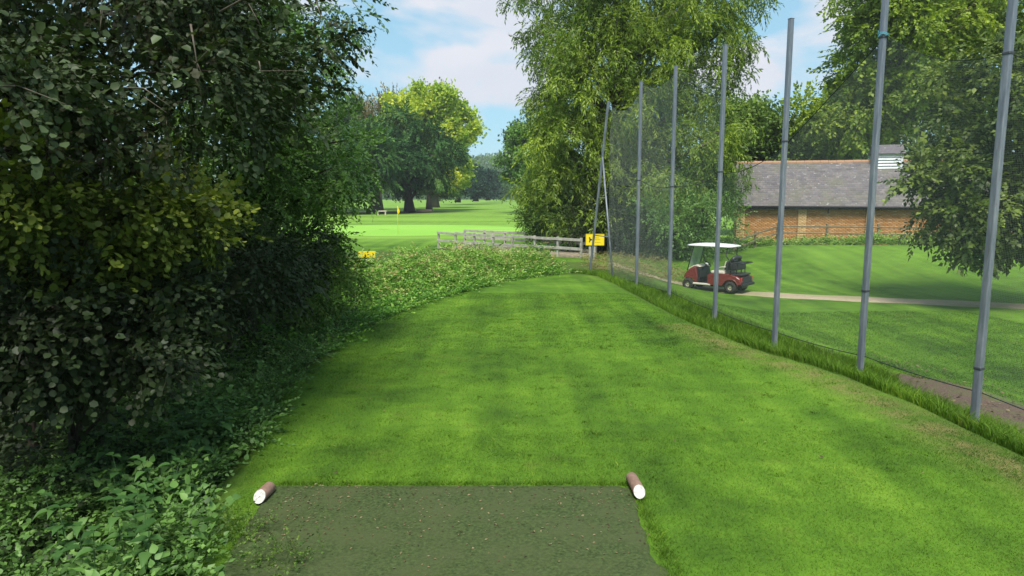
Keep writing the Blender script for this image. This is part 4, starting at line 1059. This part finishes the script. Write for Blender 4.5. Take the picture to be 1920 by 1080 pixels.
# ------------------------------------------------------------------ brick building
BA = R(-16)
bd = empty('brick_building', (13.25, 41.0, -.6), BA, label='long low orange brick building with a grey slate roof and white cupola', cat='building')
BL, BD, BH = 17.0, 6.2, 2.38      # length, depth, eaves height
def brickwork(x0, x1, z0, z1, y, th, seed, along='x'):
    rng = np.random.default_rng(seed); V, Fc = [], []
    bw, bh, j = .225, .075, .010
    rows = int((z1 - z0) / bh)
    for r in range(rows):
        x = x0 - (bw / 2 if r % 2 else 0)
        while x < x1:
            a, b = max(x, x0), min(x + bw - j, x1)
            if b - a > .03:
                za, zb = z0 + r * bh, z0 + (r + 1) * bh - j
                p = rng.normal(0, .0015)
                o = len(V)
                ya, yb = (y - th + p, y)
                pts = [(a, ya, za), (b, ya, za), (b, ya, zb), (a, ya, zb), (a, yb, za), (b, yb, za), (b, yb, zb), (a, yb, zb)]
                V += pts if along == 'x' else [(q[1], q[0], q[2]) for q in pts]
                Fc += [(o, o + 1, o + 2, o + 3), (o + 1, o + 5, o + 6, o + 2), (o + 4, o, o + 3, o + 7), (o + 3, o + 2, o + 6, o + 7), (o, o + 4, o + 5, o + 1)]
            x += bw
    return np.array(V), np.array(Fc)
wall = MB().box((BL / 2, BD / 2, BH / 2 - .2), (BL - .02, BD - .02, BH + .38)).build('wall', MAT['mortar'], bd)
V, Fc = brickwork(0, BL, -.1, BH, .004, .012, 1)
tag(link('brickwork', np_mesh('brickwork', V, Fc, MAT['brick']), wall), kind='stuff')
V, Fc = brickwork(0, BD, -.1, BH, .004, .012, 2, 'y')
tag(link('brickwork', np_mesh('brickwork', V, Fc, MAT['brick']), wall), kind='stuff')
for k, x in enumerate([.2, 3.55, 7.1, 10.7, 14.3, 16.7]):
    pl = MB().box((x, -.052, BH / 2 - .1), (.44, .085, BH)).build('pilaster', MAT['mortar'], bd)
    V, Fc = brickwork(x - .225, x + .225, -.1, BH, -.094, .010, 10 + k)
    tag(link('brickwork', np_mesh('brickwork', V, Fc, MAT['palebrick']), pl), kind='stuff')
# roof
RZ, OV = 2.62, .32                       # rise, overhang
roof = empty('roof', (0, 0, 0)); roof.parent = bd
sl = math.hypot(BD / 2 + OV, RZ); ang = math.atan2(RZ, BD / 2 + OV)
eave_z = BH + .02
ridge = (BD / 2, eave_z + RZ)
mb = MB()
prof = [(-OV + .03, eave_z - .03), (BD / 2, eave_z + RZ - .05), (BD + OV - .03, eave_z - .03), (BD + OV - .2, eave_z - .06), (BD / 2, eave_z + RZ - .22), (-OV + .2, eave_z - .06)]
A = [mb.bm.verts.new((-.18, a, b)) for a, b in prof]; B = [mb.bm.verts.new((BL + .18, a, b)) for a, b in prof]
for i in range(6): mb.bm.faces.new((A[i], A[(i + 1) % 6], B[(i + 1) % 6], B[i]))
mb.bm.faces.new(A[::-1]); mb.bm.faces.new(B)
mb.build('roof_deck', MAT['fascia'], roof)
gb = MB()
for x in (.0, BL - .2):
    gb.bm.faces.ensure_lookup_table()
    tri = [(x, .0, BH - .02), (x, BD, BH - .02), (x, BD / 2, BH + RZ - .5)]
    tri2 = [(x + .2, a, b) for (_, a, b) in tri]
    va = [gb.bm.verts.new(p) for p in tri]; vb = [gb.bm.verts.new(p) for p in tri2]
    gb.bm.faces.new(va); gb.bm.faces.new(vb[::-1])
    for i in range(3): gb.bm.faces.new((va[i], va[(i + 1) % 3], vb[(i + 1) % 3], vb[i]))
gb.build('gable', MAT['mortar'], bd)
# slates, course by course
rs = np.random.default_rng(402)
V, Fc = [], []
ncourse = int(sl / .20); sw = .27
for side in (0, 1):
    for c in range(ncourse):
        x = -.2 - (sw / 2 if c % 2 else 0)
        while x < BL + .18:
            a, b = max(x, -.2), min(x + sw - .006, BL + .2)
            if b - a > .04:
                t0, t1 = c * .20, min(c * .20 + .30, sl)
                lift0, lift1 = .022 + rs.normal(0, .003), .010
                pts = []
                for tt, lf in ((t0, lift0), (t1, lift1)):
                    yy = -OV + tt * math.cos(ang) - lf * math.sin(ang); zz = eave_z + tt * math.sin(ang) + lf * math.cos(ang)
                    if side: yy = BD - yy
                    pts.append((yy, zz))
                dz = .012
                o = len(V)
                V += [(a, *pts[0]), (b, *pts[0]), (b, *pts[1]), (a, *pts[1]), (a, pts[0][0], pts[0][1] - dz), (b, pts[0][0], pts[0][1] - dz)]
                Fc += [(o, o + 1, o + 2, o + 3), (o + 4, o + 5, o + 1, o)]
            x += sw
tag(link('slates', np_mesh('slates', np.array(V), np.array(Fc), MAT['slate']), roof), kind='stuff')
# ridge tiles, each a piece
rt = MB()
prof = [(-.13, -.09), (-.12, -.02), (-.06, .05), (0, .075), (.06, .05), (.12, -.02), (.13, -.09), (.10, -.09), (0, .04), (-.10, -.09)]
A = [rt.bm.verts.new((0, a, b)) for a, b in prof]; B = [rt.bm.verts.new((.44, a, b)) for a, b in prof]
for i in range(len(prof)): rt.bm.faces.new((A[i], A[(i + 1) % 10], B[(i + 1) % 10], B[i]))
rt.bm.faces.new(A[::-1]); rt.bm.faces.new(B)
rme = rt.mesh('ridge_tile', MAT['ridge'])
for k in range(int((BL + .36) / .45)):
    o = link('ridge_tile', rme, roof)
    o.location = (-.18 + k * .45, BD / 2, eave_z + RZ + .02 + float(rs.normal(0, .006)))
# gutter and fascia
MB().tube([(-.18, -OV - .05, eave_z - .04), (BL + .18, -OV - .05, eave_z - .05)], .055, 8).build('gutter', MAT['fascia'], bd)
MB().box((BL / 2, -OV + .03, eave_z - .09), (BL + .3, .03, .16)).build('fascia_board', MAT['fascia'], bd)
MB().tube([(4.9, -OV - .05, eave_z - .06), (4.9, -.1, eave_z - .25), (4.9, -.06, eave_z - .4)], .03, 6).build('downpipe', MAT['fascia'], bd)
# cupola
cx, cw, ch = 8.35, 1.5, 1.0
cp = empty('cupola', (cx, BD / 2, eave_z + RZ)); cp.parent = bd
MB().box((0, 0, -.15), (cw - .12, cw * .9 - .12, 1.1)).build('cupola_body', MAT['louver'], cp)
for sx in (-1, 1):
    for sy in (-1, 1): MB().box((sx * (cw / 2 - .05), sy * (cw * .45 - .05), -.15), (.12, .12, 1.12)).build('corner_post', MAT['louver'], cp)
for k in range(6):
    for sy in (-1, 1):
        MB().box((0, sy * (cw * .45 - .04), -.58 + k * .17), (cw - .22, .02, .13), Matrix.Rotation(R(32) * sy, 3, 'X')).build('slat', MAT['louver'], cp)
mb = MB()
prof = [(-cw * .45 - .12, .40), (0, .95), (cw * .45 + .12, .40), (cw * .45 + .05, .37), (-cw * .45 - .05, .37)]
A = [mb.bm.verts.new((-cw / 2 - .1, a, b)) for a, b in prof]; B = [mb.bm.verts.new((cw / 2 + .1, a, b)) for a, b in prof]
for i in range(5): mb.bm.faces.new((A[i], A[(i + 1) % 5], B[(i + 1) % 5], B[i]))
mb.bm.faces.new(A[::-1]); mb.bm.faces.new(B)
mb.build('cupola_roof', MAT['slate'], cp)

# field fence in front of the wall
ff = empty('field_fence', (17, 38.2, -.5), label='old post and rail fence along the foot of the brick wall', cat='fence')
fo = Vector(ff.location)
fp = [(11.2, 35.0), (12.9, 36.8), (14.6, 38.2), (17.0, 37.5), (19.4, 36.8), (21.8, 36.1), (24.2, 35.4), (26.6, 34.8)]
for i, (x, y) in enumerate(fp):
    zt = [.15, .45, .78, .80, .80, .80, .80, .80][i]; zb = h1(x, y)
    MB().box((x - fo.x, y - fo.y, (zt + zb) / 2 - fo.z), (.10, .10, zt - zb + .2), None, .008).build('post', MAT['oldwood'], ff)
    if i:
        x0, y0 = fp[i - 1]; z0 = [.15, .45, .78, .80, .80, .80, .80, .80][i - 1]
        for dz in (.07, .42):
            MB().beam((x0 - fo.x, y0 - .06 - fo.y, z0 - dz - fo.z), (x - fo.x, y - .06 - fo.y, zt - dz - fo.z), .09, .04, .006, math.pi / 2).build('rail', MAT['oldwood'], ff)

# ------------------------------------------------------------------ golf cart (local: +X forward, +Y left side, Z up)
gc = empty('golf_cart', (6.95, 23.45, h1(6.95, 23.45) + .02), R(180 - 41), label='red golf cart with a white roof parked on the path behind the net', cat='golf cart')
gc.scale = (.88, .88, .88)
def both(fn):
    for s in (1, -1): fn(s)
# wheels
wm = MB(); N = 24
prof = [(.10, .115), (.165, .115), (.215, .095), (.228, .05), (.228, -.05), (.215, -.095), (.165, -.115), (.10, -.115)]
rings = [[wm.bm.verts.new((r * math.cos(2 * math.pi * k / N), w, r * math.sin(2 * math.pi * k / N))) for k in range(N)] for r, w in prof]
for a in range(len(prof)):
    A, B = rings[a], rings[(a + 1) % len(prof)]
    for k in range(N): wm.bm.faces.new((A[k], A[(k + 1) % N], B[(k + 1) % N], B[k])).smooth = True
tyre_me = wm.mesh('tyre', MAT['rubber'])
rm = MB(); prof = [(.0, .075), (.035, .078), (.05, .055), (.09, .05), (.118, .085), (.122, .10), (.122, -.10), (.0, -.10)]
rings = [[rm.bm.verts.new((max(r, .002) * math.cos(2 * math.pi * k / N), w, max(r, .002) * math.sin(2 * math.pi * k / N))) for k in range(N)] for r, w in prof]
for A, B in zip(rings, rings[1:]):
    for k in range(N): rm.bm.faces.new((A[k], A[(k + 1) % N], B[(k + 1) % N], B[k])).smooth = True
rim_me = rm.mesh('rim', MAT['rim'])
for x in (.90, -.82):
    for s in (1, -1):
        w = empty('wheel', (x, s * .49, .228), 0 if s > 0 else math.pi); w.parent = gc
        link('tyre', tyre_me, w); link('rim', rim_me, w)
def arc(cx_, cz_, r, a0, a1, n): return [(cx_ + r * math.cos(R(a0 + (a1 - a0) * i / n)), cz_ + r * math.sin(R(a0 + (a1 - a0) * i / n))) for i in range(n + 1)]
# rear body with wheel arches
prof = [(.12, .27), (.12, .62), (.02, .70), (-.40, .72), (-.80, .70), (-1.05, .66), (-1.18, .58), (-1.24, .46), (-1.22, .36)] + [(-1.12, .34)] + arc(-.82, .24, .29, 160, 20, 8)[0:] + [(-.50, .27)]
mb = MB().prism(prof, -.57, .57)
bmesh.ops.bevel(mb.bm, geom=[e for e in mb.bm.edges if abs(e.verts[0].co.y - e.verts[1].co.y) < 1e-6 and max(e.verts[0].co.z, e.verts[1].co.z) > .5], offset=.045, segments=3, affect='EDGES')
mb.build('rear_body', MAT['red'], gc)
# wheel arch lips
for s in (1, -1):
    MB().tube([(a, s * .575, b) for a, b in arc(-.82, .24, .30, 172, 8, 12)], .022, 6).build('fender_lip', MAT['red'], gc)
# front cowl
prof = [(.60, .27), (.52, .52), (.60, .90), (.70, .93), (.86, .84), (1.00, .70), (1.10, .57), (1.13, .50), (1.10, .46)] + arc(.90, .24, .27, 60, 158, 7)
mb = MB().prism(prof, -.50, .50)
bmesh.ops.bevel(mb.bm, geom=[e for e in mb.bm.edges if abs(e.verts[0].co.y - e.verts[1].co.y) < 1e-6 and max(e.verts[0].co.z, e.verts[1].co.z) > .5], offset=.05, segments=3, affect='EDGES')
mb.build('front_cowl', MAT['red'], gc)
MB().box((1.10, 0, .40), (.10, .62, .10), None, .03, 2).build('front_bumper', MAT['black'], gc)
both(lambda s: MB().box((1.055, s * .33, .61), (.05, .16, .08), Matrix.Rotation(R(-25), 3, 'Y'), .015).build('headlight', MAT['cream'], gc))
# floor, sills, dashboard
MB().box((.34, 0, .265), (.62, 1.04, .05), None, .01).build('floor', MAT['black'], gc)
both(lambda s: MB().box((.33, s * .54, .27), (.72, .07, .075), None, .02, 2).build('sill', MAT['cream'], gc))
MB().box((-.2, 0, .23), (1.9, .5, .10)).build('chassis', MAT['black'], gc)
MB().prism([(.50, .30), (.44, .52), (.48, .80), (.58, .92), (.60, .88), (.53, .52), (.57, .30)], -.46, .46).build('dashboard', MAT['black'], gc)
MB().prism([(.50, .90), (.64, .985), (.74, .955), (.98, .81), (.92, .80), (.70, .925), (.60, .92)], -.42, .42).build('cowl_top', MAT['cream'], gc)
# steering
MB().tube([(.52, .26, .72), (.28, .26, 1.02)], .022, 8).build('steering_column', MAT['black'], gc)
cR = Vector((.27, .26, 1.03)); ax = Vector((-.24, 0, .30)).normalized(); e1 = Vector((0, 1, 0)); e2 = ax.cross(e1)
sw_ = MB().tube([cR + (e1 * math.cos(t) + e2 * math.sin(t)) * .175 for t in np.linspace(0, 2 * math.pi, 21)], .017, 6, False)
for t in (0.3, 2.4, 4.4): sw_.tube([cR, cR + (e1 * math.cos(t) + e2 * math.sin(t)) * .17], .012, 5)
swo = sw_.build('steering_wheel', MAT['black'], gc)
MB().box(cR + ax * .01, (.13, .10, .02), ax.to_track_quat('Z', 'Y').to_matrix(), .006).build('scorecard_clip', MAT['white'], swo)
# seat
MB().box((-.28, 0, .755), (.54, 1.02, .11), None, .035, 3).build('seat_cushion', MAT['cream'], gc)
MB().box((-.05, 0, .72), (.16, .98, .07), None, .03, 2).build('seat_front', MAT['blackvinyl'], gc)
rotb = Matrix.Rotation(R(-14), 3, 'Y')
MB().box((-.62, 0, 1.02), (.12, .98, .36), rotb, .045, 3).build('seat_back', MAT['blackvinyl'], gc)
MB().box((-.545, 0, 1.02), (.045, .97, .345), rotb, .02, 2).build('seat_back_face', MAT['cream'], gc)
both(lambda s: MB().tube([(-.30, s * .53, .76), (-.22, s * .54, .92), (-.50, s * .54, .98), (-.60, s * .50, .98)], .018, 6).build('armrest', MAT['cream'], gc))
# bag well, basket and rack
MB().box((-1.00, 0, .70), (.38, .94, .06), None, .02).build('bag_well', MAT['blackvinyl'], gc)
MB().box((-1.215, 0, .50), (.05, .84, .24), Matrix.Rotation(R(8), 3, 'Y'), .02).build('rear_panel', MAT['black'], gc)
MB().box((-1.25, 0, .34), (.14, 1.06, .11), None, .03, 2).build('rear_bumper', MAT['black'], gc)
both(lambda s: MB().box((-1.205, s * .475, .55), (.05, .10, .12), None, .015).build('tail_lamp', MAT['redlight'], gc))
MB().box((-.86, 0, 1.00), (.30, .86, .30), Matrix.Rotation(R(6), 3, 'Y'), .06, 2).build('basket', MAT['black'], gc)
MB().tube([(-.74, .36, 1.20), (-.80, .30, 1.30), (-.86, 0, 1.34), (-.80, -.30, 1.30), (-.74, -.36, 1.20)], .075, 8).build('bag_strap_bar', MAT['blackvinyl'], gc)
MB().tube([(-.9, .40, 1.12), (-1.22, .42, 1.14), (-1.26, .36, 1.14), (-1.26, -.36, 1.14), (-1.22, -.42, 1.14), (-.9, -.40, 1.12)], .022, 6).build('bag_rack', MAT['black'], gc)
both(lambda s: MB().tube([(-.98, s * .38, .70), (-.96, s * .40, 1.12)], .018, 6).build('rack_upright', MAT['black'], gc))
# roof, posts, windscreen
both(lambda s: MB().tube([(.98, s * .47, .74), (.74, s * .46, 1.72)], .02, 6).build('front_post', MAT['black'], gc))
both(lambda s: MB().tube([(-.78, s * .50, .70), (-.80, s * .50, 1.12), (-.58, s * .48, 1.40), (-.62, s * .46, 1.72)], .02, 6).build('rear_post', MAT['black'], gc))
mb = MB().quad((.93, .44, .90), (.93, -.44, .90), (.755, -.435, 1.69), (.755, .435, 1.69))
ws = mb.build('windscreen', MAT['glass'], gc)
sol = ws.modifiers.new('thickness', 'SOLIDIFY'); sol.thickness = .006
n, m = 16, 12; V = []
for sgn in (1, 0):
    for j in range(m):
        for i in range(n):
            a, b = i / (n - 1) * 2 - 1, j / (m - 1) * 2 - 1
            rr = (abs(a) ** 5 + abs(b) ** 5) ** .2; mx = max(abs(a), abs(b)); k = mx / rr if rr > 1e-6 else 1
            x, y = .13 + a * k * .93, b * k * .60
            e = 1 - max(abs(a), abs(b)) ** 6
            z = (1.745 + .065 * (1 - a * a * .9) * (1 - b * b * .7) + .012 * e) if sgn else (1.725 - .02 * (mx > .99) + .02 * (mx < .9))
            V.append((x, y, z))
Fq = []
for L in (0, 1):
    o = L * n * m
    for j in range(m - 1):
        for i in range(n - 1):
            q = (o + j * n + i, o + j * n + i + 1, o + (j + 1) * n + i + 1, o + (j + 1) * n + i)
            Fq.append(q if L == 0 else q[::-1])
ring = [i for i in range(n)] + [j * n + n - 1 for j in range(1, m)] + [(m - 1) * n + i for i in range(n - 2, -1, -1)] + [j * n for j in range(m - 2, 0, -1)]
for a, b in zip(ring, ring[1:] + ring[:1]): Fq.append((b, a, a + n * m, b + n * m))
link('roof', np_mesh('roof', np.array(V), np.array(Fq), MAT['white'], True), gc)

# ------------------------------------------------------------------ pale air that fades the far trees
th = NT('pale_air')
pv = th.add('ShaderNodeVolumePrincipled', Color=(0.86, 0.92, 1.0), Density=0.00035)
th.l.new(pv.outputs[0], th.out.inputs['Volume'])
hz_o = MB().box((0, 800, 25.5), (3600, 2400, 55)).build('haze', th.m)
tag(hz_o, 'thin pale haze over the course', 'haze', kind='stuff')
